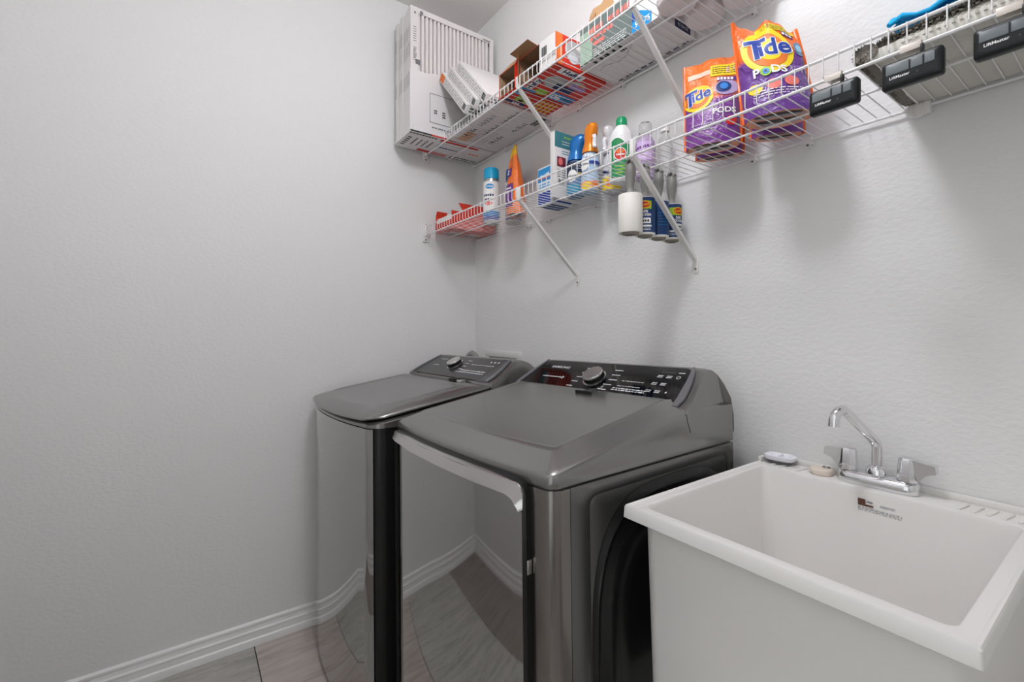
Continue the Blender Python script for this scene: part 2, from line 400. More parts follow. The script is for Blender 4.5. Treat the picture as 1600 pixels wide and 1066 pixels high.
g.loft(rings, satinM, True, (True, True)); g.build('chrome_pull', door, angle=25)
G().box(1.3905, 1.3925, -0.722, -0.712, 0.78, 0.806, satinM, 0.0006).build('latch', door)
# black plate standing in for the shaded gap round the door
g = G()
g.loft([[(x, yd(min(max(x, 0.8), 1.385)) + dy, z) for x, _, z in [(p[0], 0, p[1]) for p in rr(1.0895, 0.5, hx, hz, 0.034, 0, 6)]] for hx, hz, dy in ((0.3075, 0.458, 0.040), (0.3075, 0.458, 0.0225))], gapM)
g.build('door_gap_plate', dr)
# console
def console(parent, c, h, prof, end, m, name='console'):
    g = G(); b = (prof[-1][0], prof[0][1] - 0.05)
    secs = []
    xs = [(-1, -h, 0), (-1, -h + 0.006, 1), (-1, -h + 0.02, 2), (-1, -h + 0.05, 3), (1, h - 0.05, 3), (1, h - 0.02, 2), (1, h - 0.006, 1), (1, h, 0)]
    k = (end, 1 - (1 - end) * 0.55, 1 - (1 - end) * 0.2, 1.0)
    zb = min(p[1] for p in prof); yb = max(p[0] for p in prof)
    for sd, x, i in xs:
        ring = []
        for (y, z) in prof:
            t = max(0, (z - zb - 0.03) / 0.13)
            ring.append((c + x - sd * 0.055 * max(0, (t - 0.30)) ** 1.3 * (1.0), y, zb + (z - zb) * k[i]))
        secs.append(ring)
    g.loft(secs, m); return g.build(name, parent, angle=40)
dprof = [(-0.285, 0.985), (-0.297, 1.012), (-0.300, 1.030), (-0.292, 1.037), (-0.165, 1.116), (-0.150, 1.121), (-0.132, 1.120), (-0.118, 1.109), (-0.106, 1.085), (-0.099, 1.050), (-0.096, 1.005), (-0.096, 0.960)]
console(dr, DC, DH + 0.0012, dprof, 0.97, coverM)
def control(parent, c, p0, p1, hb, ht, mat, trim_out):
    """black glass plate on the sloped face; returns mapping functions"""
    p0 = Vector((c, p0[0], p0[1])); p1 = Vector((c, p1[0], p1[1])); up = (p1 - p0).normalized(); L = (p1 - p0).length
    n = Vector((1, 0, 0)).cross(up)
    fn = lambda off: (lambda u, v: p0 + Vector((1, 0, 0)) * u + up * v + n * off)
    def outline(e):
        r = 0.022
        o = []
        q = [(-hb - e, -e), (hb + e, -e), (ht + e, L + e), (-ht - e, L + e)]
        for i, (a, b) in enumerate(q):
            pa = Vector(q[i - 1]); pb = Vector((a, b)); pc = Vector(q[(i + 1) % 4]); rad = r if i >= 2 else 0.012
            d1 = (pa - pb).normalized(); d2 = (pc - pb).normalized()
            for k in range(6):
                t = k / 5; o.append(tuple(pb + d1 * rad * (1 - t) ** 2 + d2 * rad * t ** 2))
        return o
    g = G(); f0, f1 = fn(0.0), fn(0.0025)
    g.loft([[f0(*p) for p in outline(0)], [f1(*p) for p in outline(0)]], mat, True, (False, True)); pl = g.build('control_panel', parent)
    # trim blades at both ends
    for sd in (1, -1):
        g = G(); pts = [(hb + 0.001 - 0.05, -0.005, 0.004), (hb + 0.006, 0.000, 0.013), (hb + 0.011 + (ht - hb) * 0.15, L * 0.2, 0.019), (ht + 0.011 + (hb - ht) * 0.4, L * 0.6, 0.016), (ht + 0.009, L * 0.88, 0.010), (ht + 0.002, L + 0.004, 0.004)]
        rings = [[fn(0.0005)(sd * (a - w_ / 2), b), fn(0.006)(sd * (a - w_ / 2), b), fn(0.005)(sd * (a + w_ / 2), b), fn(0.0002)(sd * (a + w_ / 2), b)] for a, b, w_ in pts]
        g.loft(rings, trimG); g.build('panel_trim', parent)
    return fn, L, pl
fn, L, pl = control(dr, DC, (-0.292, 1.0385), (-0.165, 1.1175), 0.302, 0.278, glassM, True)
f2 = fn(0.0029)
g = G()
g.text('SAMSUNG', 0.015, printM, f2, -0.185, L * 0.77, 0.02, sx=1.25)
g.dashes(-0.225, -0.14, L * 0.40, L * 0.46, 1, printM, f2, 0.5, 3); g.disc(-0.132, L * 0.43, 0.006, 0.006, printM, f2, 12, 2, inner=0.6)
kx = 0.0
for i in range(5):
    v = L * (0.80 - 0.15 * i)
    g.rect(-0.068 - 0.004 * i, -0.043 - 0.004 * i, v - 0.0016, v + 0.0016, printM, f2)
    g.rect(0.044 + (0.004 * (2 - abs(i - 2))), 0.074 + (0.004 * (2 - abs(i - 2))), v - 0.0016, v + 0.0016, printM, f2)
    if i in (2, 3): g.dashes(0.10, 0.175, v - 0.003, v + 0.003, 1, printM, f2, 0.35, i)
g.dashes(0.09, 0.20, L * 0.20, L * 0.30, 2, printM, f2, 0.5, 9)
for i in range(3):
    for j in range(3):
        u, v = 0.205 + 0.027 * i, L * (0.72 - 0.21 * j)
        if i == 2 and j == 0: g.disc(u, v, 0.006, 0.006, printM, f2, 16, 2, inner=0.7)
        elif i == 2 and j == 2: g.word('H', 0.010, printM, f2, u, v, 0.03)
        elif not (i == 2): g.dashes(u - 0.008, u + 0.008, v - 0.006, v + 0.006, 2, printM, f2, 0.6, 3 * i + j)
g.rect(0.20, 0.24, L * 0.84, L * 0.85, inkG, f2); g.rect(0.25, 0.268, L * 0.84, L * 0.86, printM, f2)
g.build('panel_print', pl, kind='stuff')
def knob(parent, fn, u, v, r):
    g = G(); n = 32
    ring = lambda k, off: [fn(off)(u + k * cos(2 * pi * j / n), v + k * sin(2 * pi * j / n)) for j in range(n)]
    k_ = g.loft([ring(r * 1.12, 0.0026), ring(r * 1.12, 0.0045), ring(r * 1.02, 0.005)], satinM, True, (False, True)).build('knob', parent)
    g = G(); g.loft([ring(r, 0.005), ring(r * 0.97, 0.017)], M('knob_side', '3A3A3C', 0.25, 0.9), True, (False, False))
    g.loft([ring(r * 0.98, 0.017), ring(r * 0.98, 0.021), ring(r * 0.93, 0.0235), ring(r * 0.3, 0.0235)], satinM, True, (True, True)); g.build('knob_cap', k_)
    g = G(); g.rect(u + r * 0.2, u + r * 0.26, v - r * 0.95, v - r * 0.78, inkW, fn(0.0042)); g.build('knob_mark', k_)
knob(dr, fn, -0.003, L * 0.50, 0.033)

# ================================================================== WASHER
WX0, WX1, WC = 0.042, 0.728, 0.385
wa = thing('washing_machine', 'dark graphite top loading washer with glossy front, in the corner left of the dryer', 'washer', (WC, -0.45, 0))
PW = lambda off, r=0.055: plan(WX0, WX1, -0.13, -0.775, 0.042, r, off, 18, 6)
ws = lambda y: 0.951 + 0.150 * (y + 0.76) if y < -0.36 else 1.011
G().loft([zring(PW(0.004), 0.012), zring(PW(0.004), 0.9265)], darksideM).build('cabinet', wa)  # dark reflection on the washer's side is put into the cabinet colour
# glossy front skin follows the plan curve
front = [(x, y) for x, y in PW(0.0) if y < -0.70]
left = [p for p in PW(0.0)]
seq = left[-6:] + left[:19 + 6]
seq = [p for p in seq if p[1] < (-0.762 if p[0] > 0.6 else -0.705)]
g = G(); g.loft([[(x, y, z) for z in (0.02, 0.03, 0.30, 0.60, 0.90, 0.924)] for x, y in seq], doorM, False, (False, False))
g.loft([[(x, y, 0.924), (x * 1.0, y + 0.004, 0.9255)] for x, y in seq], satinM, False, (False, False))
g.build('front_panel', wa, angle=80)
for xk in (0.10, 0.66):
    for yk in (-0.72, -0.2): G().lathe([(0.025, 0.0), (0.025, 0.008), (0.012, 0.012)], blackM, (xk, yk), 12).build('foot', wa)
g = G(); g.loft([zring(PW(0.0), 0.9275), zring(PW(0.0), lambda y: ws(y) - 0.012), zring(PW(0.006), lambda y: ws(y) - 0.007), zring(PW(0.04), lambda y: ws(y) - 0.007)], coverM); g.build('top_cover', wa, angle=50)
zl = lambda y: ws(y) + 0.022
PLd = lambda off: plan(WX0 + 0.004, WX1 - 0.006, -0.36, -0.786, 0.040, 0.07, off, 18, 6)
g = G()
g.loft([zring(PLd(0.05), lambda y: ws(y) - 0.006), zring(PLd(0.016), lambda y: ws(y) - 0.003)], gapM, True, (True, False))
g.loft([zring(PLd(0.016), lambda y: ws(y) - 0.003), zring(PLd(0.003), lambda y: ws(y) + 0.002), zring(PLd(0.0), lambda y: ws(y) + 0.007), zring(PLd(0.003), lambda y: ws(y) + 0.012), zring(PLd(0.05), lambda y: zl(y)), zring(PLd(0.060), lambda y: zl(y) + 0.003), zring(PLd(0.065), lambda y: zl(y) + 0.0015), zring(PLd(0.12), lambda y: zl(y) + 0.0015)], coverM, True, (False, True))
lid = g.build('lid', wa, angle=50)
wprof = [(-0.345, 0.985), (-0.358, 1.008), (-0.366, 1.020), (-0.362, 1.032), (-0.235, 1.100), (-0.220, 1.105), (-0.200, 1.105), (-0.180, 1.098), (-0.155, 1.075), (-0.140, 1.045), (-0.131, 1.0), (-0.130, 0.955)]
console(wa, WC, 0.3440, wprof, 0.97, coverM)
fnw, Lw, plw = control(wa, WC, (-0.362, 1.0335), (-0.235, 1.1015), 0.302, 0.276, panelM, True)
# dark end of the panel
g = G(); g.poly([(0.262, 0.004), (0.297, 0.004), (0.272, Lw * 0.96), (0.258, Lw * 0.96)], glassM, fnw(0.003)); f2 = fnw(0.0029)
g.text('SAMSUNG', 0.011, printM, f2, -0.19, Lw * 0.80, 0.02, sx=1.2); g.dashes(-0.215, -0.165, Lw * 0.45, Lw * 0.50, 1, printM, f2, 0.6, 4)
for i in range(5):
    v = Lw * (0.82 - 0.14 * i); g.rect(0.015 + 0.004 * i, 0.045 + 0.004 * i, v - 0.0014, v + 0.0014, printM, f2)
g.dashes(0.075, 0.24, Lw * 0.62, Lw * 0.68, 1, printM, f2, 0.4, 6); g.dashes(0.055, 0.235, Lw * 0.22, Lw * 0.40, 2, printM, f2, 0.4, 7)
for i in range(3): g.rect(0.18 + 0.025 * i, 0.19 + 0.025 * i, Lw * 0.80, Lw * 0.86, printM, f2)
g.build('panel_print', plw, kind='stuff')
knob(wa, fnw, -0.045, Lw * 0.58, 0.032)
# lid latch
G().box(0.495, 0.545, -0.405, -0.372, 1.020, 1.0365, gapM, 0.002).build('latch_slot', wa)
G().box(0.548, 0.575, -0.402, -0.374, 1.020, 1.0345, satinM, 0.002).build('latch_tongue', wa)
G().box(1.105, 1.165, -0.318, -0.312, 1.040, 1.0535, gapM, 0.001).build('lint_slot', dr)

dr.rotation_euler = (0, radians(-1.0), radians(1.2)); dr.location = (DC + 0.0, -0.400, 0.004)
wa.rotation_euler = (0, radians(-0.8), radians(0.8)); wa.location = (WC, -0.45, 0.004)
# outlet box and hose behind the washer
ob = thing('outlet_box', 'white recessed outlet box on wall behind the washer', 'wall box', (0.255, 0, 0.9))
g = G(); x0, x1, z0, z1 = 0.110, 0.402, 0.86, 1.124
for a in ((x0, x1, z1 - 0.03, z1), (x0, x1, z0, z0 + 0.03), (x0, x0 + 0.03, z0 + 0.03, z1 - 0.03), (x1 - 0.03, x1, z0 + 0.03, z1 - 0.03)):
    g.box(a[0], a[1], -0.008, -0.001, a[2], a[3], whiteM, 0.0015)
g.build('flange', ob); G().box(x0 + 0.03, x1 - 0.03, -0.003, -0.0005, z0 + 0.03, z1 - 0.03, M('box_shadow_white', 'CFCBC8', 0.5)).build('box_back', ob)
hz = M('hose_grey', '9A9997', 0.5)
pts = [(0.06 + 0.045 * (1 - cos(pi * t / 14)), -0.10, 0.96 + 0.10 * 0 + 0.0) for t in range(1)]
pts = [(0.055, -0.08, 0.55), (0.055, -0.08, 0.95)] + [(0.055 + 0.036 * (1 - cos(pi * t / 10)), -0.08 + 0.002 * t, 1.046 + 0.060 * sin(pi * t / 10)) for t in range(11)] + [(0.128, -0.06, 0.96)]
tag(G().tube(pts, [0.0145 + 0.0015 * (i % 2) for i in range(len(pts))], hz, 12).build('drain_hose', base=(0.09, -0.08, 0.96)), 'grey drain hose loop peeking over the back of the washer', 'hose')

# ================================================================== UTILITY SINK
SX0, SX1, SY0, SY1, SZ = 1.463, 1.937, -0.552, -0.004, 0.905
sk = thing('utility_sink', 'white polymer laundry tub with wide rim standing against the wall, right of the dryer', 'sink', (1.70, -0.28, 0))
cx, cy, hx, hy = (SX0 + SX1) / 2, (SY0 + SY1) / 2, (SX1 - SX0) / 2, (SY1 - SY0) / 2
ix0, ix1, iy0, iy1 = 1.488, 1.912, -0.522, -0.082
icx, icy, ihx, ihy = (ix0 + ix1) / 2, (iy0 + iy1) / 2, (ix1 - ix0) / 2, (iy1 - iy0) / 2
g = G()
g.loft([rr(cx, -0.28, 0.208, 0.238, 0.03, 0.50), rr(cx, -0.28, 0.217, 0.247, 0.03, 0.880),
        rr(cx, cy, hx - 0.004, hy - 0.002, 0.003, 0.8805), rr(cx, cy, hx, hy, 0.003, 0.882), rr(cx, cy, hx - 0.001, hy - 0.001, 0.003, SZ - 0.004), rr(cx, cy, hx - 0.003, hy - 0.003, 0.003, SZ - 0.0005), rr(cx, cy, hx - 0.006, hy - 0.006, 0.003, SZ - 0.001), rr(cx, cy, hx - 0.009, hy - 0.008, 0.003, SZ - 0.003),
        rr(icx, icy, ihx + 0.003, ihy + 0.003, 0.016, SZ - 0.0025), rr(icx, icy, ihx, ihy, 0.015, SZ - 0.004), rr(icx, icy, ihx - 0.003, ihy - 0.003, 0.014, SZ - 0.010), rr(icx, icy, ihx - 0.022, ihy - 0.022, 0.03, 0.60), rr(icx, icy, ihx - 0.04, ihy - 0.04, 0.04, 0.57), rr(icx, icy, 0.03, 0.03, 0.03, 0.562)], tubM, True, (True, True))
g.build('tub', sk, angle=28)
g = G()   # upstand along the wall, with the low wings at both ends
for (x0, x1, z1) in ((SX0 + 0.0, SX1, SZ + 0.010),):
    g.box(x0, x1, -0.013, -0.002, SZ - 0.004, z1, tubM, 0.004)
g.box(SX0 + 0.0005, SX0 + 0.010, -0.060, -0.004, SZ - 0.004, SZ + 0.010, tubM, 0.004); g.box(SX1 - 0.010, SX1 - 0.0005, -0.060, -0.004, SZ - 0.004, SZ + 0.010, tubM, 0.004)
g.build('upstand', sk)
for x in (1.826, 1.845, 1.864, 1.883, 1.902): G().xbox((x, -0.070, SZ - 0.0032), (0.006, 0.0, 0), (0.006, 0.042, 0), (0, 0, 0.0035), tubM, 0.0012).build('soap_ridge', sk)
for x in (1.497, 1.516, 1.535, 1.554): G().xbox((x, -0.070, SZ - 0.0032), (0.006, 0.0, 0), (0.006, 0.042, 0), (0, 0, 0.0035), tubM, 0.0012).build('soap_ridge', sk)
for sx in (-1, 1):
    for sy in (-1, 1):
        x, y = cx + sx * 0.18, -0.28 + sy * 0.20
        G().loft([rr(x, y, 0.016, 0.016, 0.005, 0.0, 2), rr(x, y, 0.022, 0.022, 0.005, 0.505, 2)], whiteM).build('leg', sk)
# printed rating label inside the basin, back wall
fl = plane((1.715, -0.0866, 0.865), (1, 0, 0), (0, -0.05, 1), 0.001)
g = G()
g.rect(-0.033, -0.020, 0.009, 0.019, M('label_brown', '6A4638', 0.6), fl); g.rect(-0.033, -0.007, 0.005, 0.009, M('label_brown', '6A4638', 0.6), fl); g.dashes(-0.018, -0.008, 0.011, 0.018, 1, inkG, fl, 0.5, 2)
g.dashes(0.004, 0.028, 0.009, 0.014, 2, inkG, fl, 0.45, 5); g.dashes(-0.033, 0.038, -0.007, 0.003, 4, M('label_grey', 'A8A6A4', 0.6), fl, 0.5, 8); g.dashes(-0.008, 0.012, -0.014, -0.010, 1, inkG, fl, 0.5, 9); g.dashes(0.022, 0.038, -0.018, -0.009, 3, inkG, fl, 0.4, 10)
g.build('rating_label', sk)

# faucet
fa = thing('faucet', 'chrome two handle laundry faucet with swivel spout on back ledge of the sink', 'faucet', (1.697, -0.045, SZ))
FX, FY = 1.700, -0.040
g = G(); g.loft([rr(FX, FY, 0.068, 0.022, 0.02, SZ - 0.002), rr(FX, FY, 0.070, 0.024, 0.022, SZ + 0.003), rr(FX, FY, 0.068, 0.022, 0.02, SZ + 0.016), rr(FX, FY, 0.062, 0.016, 0.015, SZ + 0.022)], chromeM); g.build('base_plate', fa, angle=50)
g = G(); g.lathe([(0.019, SZ + 0.020), (0.019, SZ + 0.030), (0.015, SZ + 0.038), (0.012, SZ + 0.041)], chromeM, (FX, FY), 24)
pth0 = [(0, 0.036), (0, 0.080), (0.004, 0.089), (0.014, 0.099), (0.030, 0.112), (0.055, 0.131), (0.076, 0.148), (0.087, 0.157), (0.098, 0.1625), (0.109, 0.161), (0.117, 0.154), (0.121, 0.143), (0.122, 0.130)]
pth = [(-0.30 * a, -0.954 * a, b) for a, b in pth0]
g.tube([(FX + a, FY + b, SZ + c) for a, b, c in pth], [0.0095] * 11 + [0.0098, 0.0102], chromeM, 18); g.build('spout', fa, angle=50)
for sd in (-1, 1):
    hxp = FX + sd * 0.0505
    g = G(); n = 16
    hexr = lambda r, z: [(hxp + r * cos(2 * pi * j / 8 + pi / 8), FY + r * sin(2 * pi * j / 8 + pi / 8), z) for j in range(8)]
    g.loft([hexr(0.0175, SZ + 0.0225), hexr(0.0175, SZ + 0.026), hexr(0.0152, SZ + 0.064), hexr(0.0128, SZ + 0.068)], chromeM)
    tpz, rr_ = SZ + 0.061, 0.0
    prof = [(0.004, 0.067), (0.043, 0.062), (0.044, 0.046), (0.039, 0.0455), (0.029, 0.041), (0.022, 0.032), (0.017, 0.026)]
    g.loft([[(hxp + sd * a, FY + yy, SZ + z) for a, z in (prof if sd * yy >= 0 or True else prof)] for yy in (-0.010, 0.010)], chromeM)
    g.build('lever_handle', fa, angle=30)
# stopper parts on ledge
so = thing('soap_dish', 'white plastic oval soap dish at left end of the sink ledge', 'soap dish', (1.508, -0.036, SZ))
dz = M('soap_dish_white', 'EDEDF4', 0.3)
sg = lambda q: (1 if q >= 0 else -1) * abs(q) ** 0.62
ring = lambda a, b, z: [(1.508 + a * sg(cos(t * 2 * pi / 28)) - 0.10 * b * sg(sin(t * 2 * pi / 28)), -0.038 + b * sg(sin(t * 2 * pi / 28)) + 0.12 * a * sg(cos(t * 2 * pi / 28)), z) for t in range(28)]
G().loft([ring(0.024, 0.015, SZ + 0.001), ring(0.030, 0.020, SZ + 0.008)], M('dish_under', '6A6A6C', 0.5), True, (True, False)).build('rubber_base', so)
G().loft([ring(0.029, 0.019, SZ + 0.007), ring(0.034, 0.0225, SZ + 0.011), ring(0.034, 0.0225, SZ + 0.018), ring(0.031, 0.020, SZ + 0.0195), ring(0.026, 0.016, SZ + 0.0165), ring(0.022, 0.013, SZ + 0.012)], dz, True, (True, True)).build('dish', so, angle=50)
G().box(1.507, 1.511, -0.050, -0.026, SZ + 0.012, SZ + 0.020, dz, 0.0015).build('divider', so)
st = thing('sink_stopper', 'cream rubber sink stopper with small metal ring, beside the faucet', 'stopper', (1.598, -0.040, SZ))
G().lathe([(0.021, SZ - 0.0018), (0.0235, SZ + 0.003), (0.023, SZ + 0.009), (0.019, SZ + 0.012)], M('cream_rubber', 'EDDFD2', 0.45), (1.598, -0.042), 28).build('plug', st)
tr = [(1.606 + 0.007 * cos(2 * pi * i / 16), -0.036 + 0.006 * sin(2 * pi * i / 16), SZ + 0.0135) for i in range(17)]
G().tube(tr, 0.0011, screwM, 6).build('pull_ring', st)

# ================================================================== WIRE SHELVES
SF, SB, SM = -0.280, -0.012, -0.165        # front rods, back rod, middle rod
XE = 2.42; SP = 0.0235
def shelf(name, z, label, struts, clips):
    s = thing(name, label, 'shelf', (0, 0, z))
    G().cyl((0.010, SF, z - 0.004), (XE, SF, z - 0.004), 0.0030, wireM, 8).build('front_rod', s)
    G().cyl((0.010, SF, z + 0.036), (XE, SF, z + 0.036), 0.0030, wireM, 8).build('lip_rod', s)
    G().cyl((0.004, SB, z - 0.004), (XE, SB, z - 0.004), 0.0030, wireM, 8).build('back_rod', s)
    G().cyl((0.004, SM, z - 0.004), (XE, SM, z - 0.004), 0.0025, wireM, 8).build('middle_rod', s)
    g = G(); g.tube([(0, SB - 0.004, z + 0.0005), (0, SF - 0.0016, z + 0.0005), (0, SF - 0.0042, z + 0.003), (0, SF - 0.0042, z + 0.038)], 0.00115, wireM, 6, flat=(1, 0, 0))
    first = None; n = int((XE - 0.02) / SP)
    for i in range(1, n + 1):
        if first is None: first = g.build('cross_wire', s); o = first
        else: o = first.copy(); COL.objects.link(o)
        o.location = (i * SP, 0, 0)
    # end bracket on the left wall
    g = G(); g.box(0.0008, 0.012, SF - 0.014, SF + 0.014, z - 0.036, z + 0.050, whiteM, 0.003); g.box(0.010, 0.022, SF - 0.009, SF + 0.009, z - 0.010, z + 0.042, whiteM, 0.002)
    eb = g.build('end_bracket', s)
    for zz in (z + 0.043, z - 0.027): G().cyl((0.0115, SF, zz), (0.0135, SF, zz), 0.004, screwM, 10).build('screw', eb)
    g = G(); g.box(0.0008, 0.010, SB - 0.011, -0.001, z - 0.014, z + 0.012, whiteM, 0.002); g.build('corner_clip', s)
    for x in clips:
        g = G(); g.box(x - 0.008, x + 0.008, SB - 0.006, -0.0008, z - 0.014, z + 0.004, whiteM, 0.002); g.box(x - 0.005, x + 0.005, SB - 0.0045, SB + 0.003, z - 0.020, z - 0.012, whiteM, 0.0015)
        c = g.build('wall_clip', s); G().cyl((x, SB - 0.0045, z - 0.016), (x, SB - 0.0065, z - 0.016), 0.0028, screwM, 8).build('screw', c)
    for x in struts:
        top = Vector((x, SF + 0.002, z - 0.006)); bot = Vector((x, -0.006, z - 0.252)); d = (bot - top).normalized(); n_ = Vector((1, 0, 0)).cross(d)
        g = G(); w_ = 0.0068
        def sec(p, k=1.0): return [p + Vector((-w_ * k, 0, 0)) - n_ * 0.0045, p + Vector((w_ * k, 0, 0)) - n_ * 0.0045, p + Vector((w_ * k, 0, 0)) + n_ * 0.0045, p + Vector((-w_ * k, 0, 0)) + n_ * 0.0045]
        g.loft([sec(top - d * 0.004, 0.6), sec(top + d * 0.012, 0.95), sec(top + d * 0.03), sec(bot - d * 0.02), sec(bot - d * 0.004, 0.8)], whiteM)
        b = g.build('support_brace', s)
        g = G(); g.box(x - 0.009, x + 0.009, -0.0045, -0.0006, z - 0.288, z - 0.240, whiteM, 0.0018); g.build('foot_plate', b)
        G().cyl((x, -0.0045, z - 0.276), (x, -0.0065, z - 0.276), 0.0035, screwM, 10).build('screw', b)
        g = G(); g.box(x - 0.006, x + 0.006, SF - 0.0075, SF + 0.004, z - 0.010, z + 0.036, whiteM, 0.002); g.build('hook', b)
    return s
Z1, Z2 = 1.6805, 2.0625
T1, T2 = Z1 + 0.0022, Z2 + 0.0022
s1 = shelf('wire_shelf', Z1, 'lower white wire shelf running along the back wall', (0.764, 1.259), (0.47, 0.60, 0.875, 1.10, 1.43, 1.56))
s2 = shelf('wire_shelf', Z2, 'upper white wire shelf near the ceiling along the back wall', (0.764, 1.259), (0.30, 0.62, 0.78, 0.99, 1.43))
# coupler where two lengths of the lower shelf meet
g = G(); g.box(1.745, 1.780, -0.020, -0.001, Z1 - 0.020, Z1 + 0.004, whiteM, 0.003); g.box(1.755, 1.770, -0.024, -0.018, Z1 - 0.026, Z1 + 0.0, whiteM, 0.002); g.build('coupler', s1)

# ================================================================== LOWER SHELF THINGS
# --- red carton at the left end
rb = thing('carton', 'low red carton with torn open lid at left end of lower shelf', 'box', (0.125, -0.13, T1))
x0, x1, y0, y1, z0, z1 = 0.046, 0.206, -0.245, -0.012, T1, T1 + 0.078
g = G(); t = 0.0015
g.box(x0, x1, y0, y1, z0, z0 + t, redBox); g.box(x0, x0 + t, y0, y1, z0, z1, redBox); g.box(x1 - t, x1, y0, y1, z0, z1, redBox); g.box(x0, x1, y1 - t, y1, z0, z1, redBox); g.box(x0, x1, y0, y0 + t, z0, z0 + 0.040, redBox)
fb = plane((0, 0, z0), (1, 0, 0), (0, -1, 0), 0.0006)
for i in range(2): g.rect(0.058, 0.092, 0.13 - i * 0.10 - 0.005, 0.215 - i * 0.10, inkT, fb); g.rect(0.10, 0.125, 0.135 - i * 0.10, 0.205 - i * 0.10, cardW, fb)
g.build('carton_body', rb)
G().box(x0 + 0.004, x1 - 0.005, y0 + 0.005, y1 - 0.005, T1 + 0.002, T1 + 0.066, M('sheet_white', 'EDE9E4', 0.8), 0.003).build('contents', rb)
g = G(); g.xbox((x1 - 0.0015, y0 + 0.06, z1), (0.0015, 0, 0.0), (0, 0.17, 0), (-0.045, 0, 0.052), redBox); f_ = plane((x1, -0.12, z1), (0, 1, 0), (-0.055, 0, 0.032), 0.0012); g.word('A B', 0.02, inkW, f_, -0.02, 0.026, 0.02)
g.build('lid_flap', rb)
g = G(); g.xbox((x0, y0, z1), (0.0015, 0, 0), (0, 0.055, 0.0), (0.012, 0, 0.024), redBox); g.build('side_flap', rb)
# --- cans
def can(name, x, y, r, h, label, capc, text, bodyc='F2F0EE'):
    c = thing(name, label, 'spray can', (x, y, T1)); a0 = look(x, y); body = M('can_' + capc, bodyc, 0.35)
    hb = h * 0.80; cap = M('cap_' + capc, capc, 0.4)
    g = G(); g.lathe([(r * 0.55, T1 + 0.004), (r * 0.92, T1 + 0.0), (r, T1 + 0.004), (r, T1 + hb - 0.012), (r * 0.93, T1 + hb)], M('can_steel', 'B8B6B2', 0.3, 0.9), (x, y), 28)
    b = g.build('can_body', c)
    g = G(); wrap = lambda u, v: Vector((x + (r + 0.0004) * cos(2 * pi * u), y + (r + 0.0004) * sin(2 * pi * u), T1 + 0.010 + (hb - 0.022) * v)); g.grid(wrap, 32, 1, body)
    f = cylmap(x, y, r, a0, T1, 0.0009); f1 = cylmap(x, y, r, a0, T1, 0.0012)
    g.disc(-0.008, hb - 0.035, 0.019, 0.011, inkC, f, 20, 2); g.word(text[0], 0.010, inkW, f1, -0.008, hb - 0.035, 0.02)
    g.word(text[1], 0.016, inkN, f, -0.012, hb - 0.072, 0.02); g.word(text[2], 0.013, inkN, f, -0.012, hb - 0.09, 0.02)
    g.disc(-0.012, hb - 0.108, 0.017, 0.008, inkPk, f, 16, 2)
    g.rect(-r * 1.5, r * 1.5, 0.012, 0.030, inkB, f, 10, 1); g.rect(-r * 1.5, r * 1.5, 0.030, 0.052, inkC, f, 10, 1)
    g.build('can_label', c)
    G().lathe([(r * 0.93, T1 + hb), (r * 0.97, T1 + hb + 0.002), (r * 0.95, T1 + h - 0.006), (r * 0.86, T1 + h)], cap, (x, y), 28).build('cap', c)
    return c
can('spray_can', 0.362, -0.134, 0.0345, 0.238, 'white spray can with turquoise cap standing right of the red carton', '12A0CC', ('24', 'kills', 'germs'))
can('spray_can', 0.425, -0.062, 0.033, 0.232, 'spray can with dark blue cap, mostly hidden behind the orange pouch', '2C66A8', ('24', 'fresh', 'linen'))

def film(name, c1, c2, thr, slope, rough=0.28):
    m = bpy.data.materials.new(name); m.use_nodes = True; nt = m.node_tree; b = nt.nodes['Principled BSDF']; L_ = nt.links.new
    tc = nt.nodes.new('ShaderNodeTexCoord'); sp = nt.nodes.new('ShaderNodeSeparateXYZ'); L_(tc.outputs['UV'], sp.inputs[0])
    ma = nt.nodes.new('ShaderNodeMath'); ma.operation = 'MULTIPLY_ADD'; ma.inputs[1].default_value = slope
    L_(sp.outputs['X'], ma.inputs[0]); L_(sp.outputs['Y'], ma.inputs[2])
    cr = nt.nodes.new('ShaderNodeValToRGB'); e = cr.color_ramp.elements; e[0].position = thr - 0.03; e[0].color = lin(c1); e[1].position = thr + 0.03; e[1].color = lin(c2)
    L_(ma.outputs[0], cr.inputs[0]); L_(cr.outputs[0], b.inputs['Base Color']); b.inputs['Roughness'].default_value = rough
    n = nt.nodes.new('ShaderNodeTexNoise'); n.inputs['Scale'].default_value = 34; n.inputs['Detail'].default_value = 4; n.inputs['Distortion'].default_value = 1.2
    L_(tc.outputs['Object'], n.inputs['Vector']); bp = nt.nodes.new('ShaderNodeBump'); bp.inputs['Strength'].default_value = 0.8; bp.inputs['Distance'].default_value = 0.008
    L_(n.outputs['Fac'], bp.inputs['Height']); L_(bp.outputs['Normal'], b.inputs['Normal'])
    return m
filmA = film('detergent_film', '6C3C92', 'F26A1C', 0.57, -0.10)
filmB = film('detergent_film_small', '7A3C90', 'F0762A', 0.47, -0.06)
ogM = M('film_orange', 'EE6A20', 0.28, bump=((40, 40, 40), 0.4, 0.004, 3))
grM = M('gusset_grey', 'A9A6B0', 0.35); peachM = M('gusset_peach', 'EAA184', 0.35)
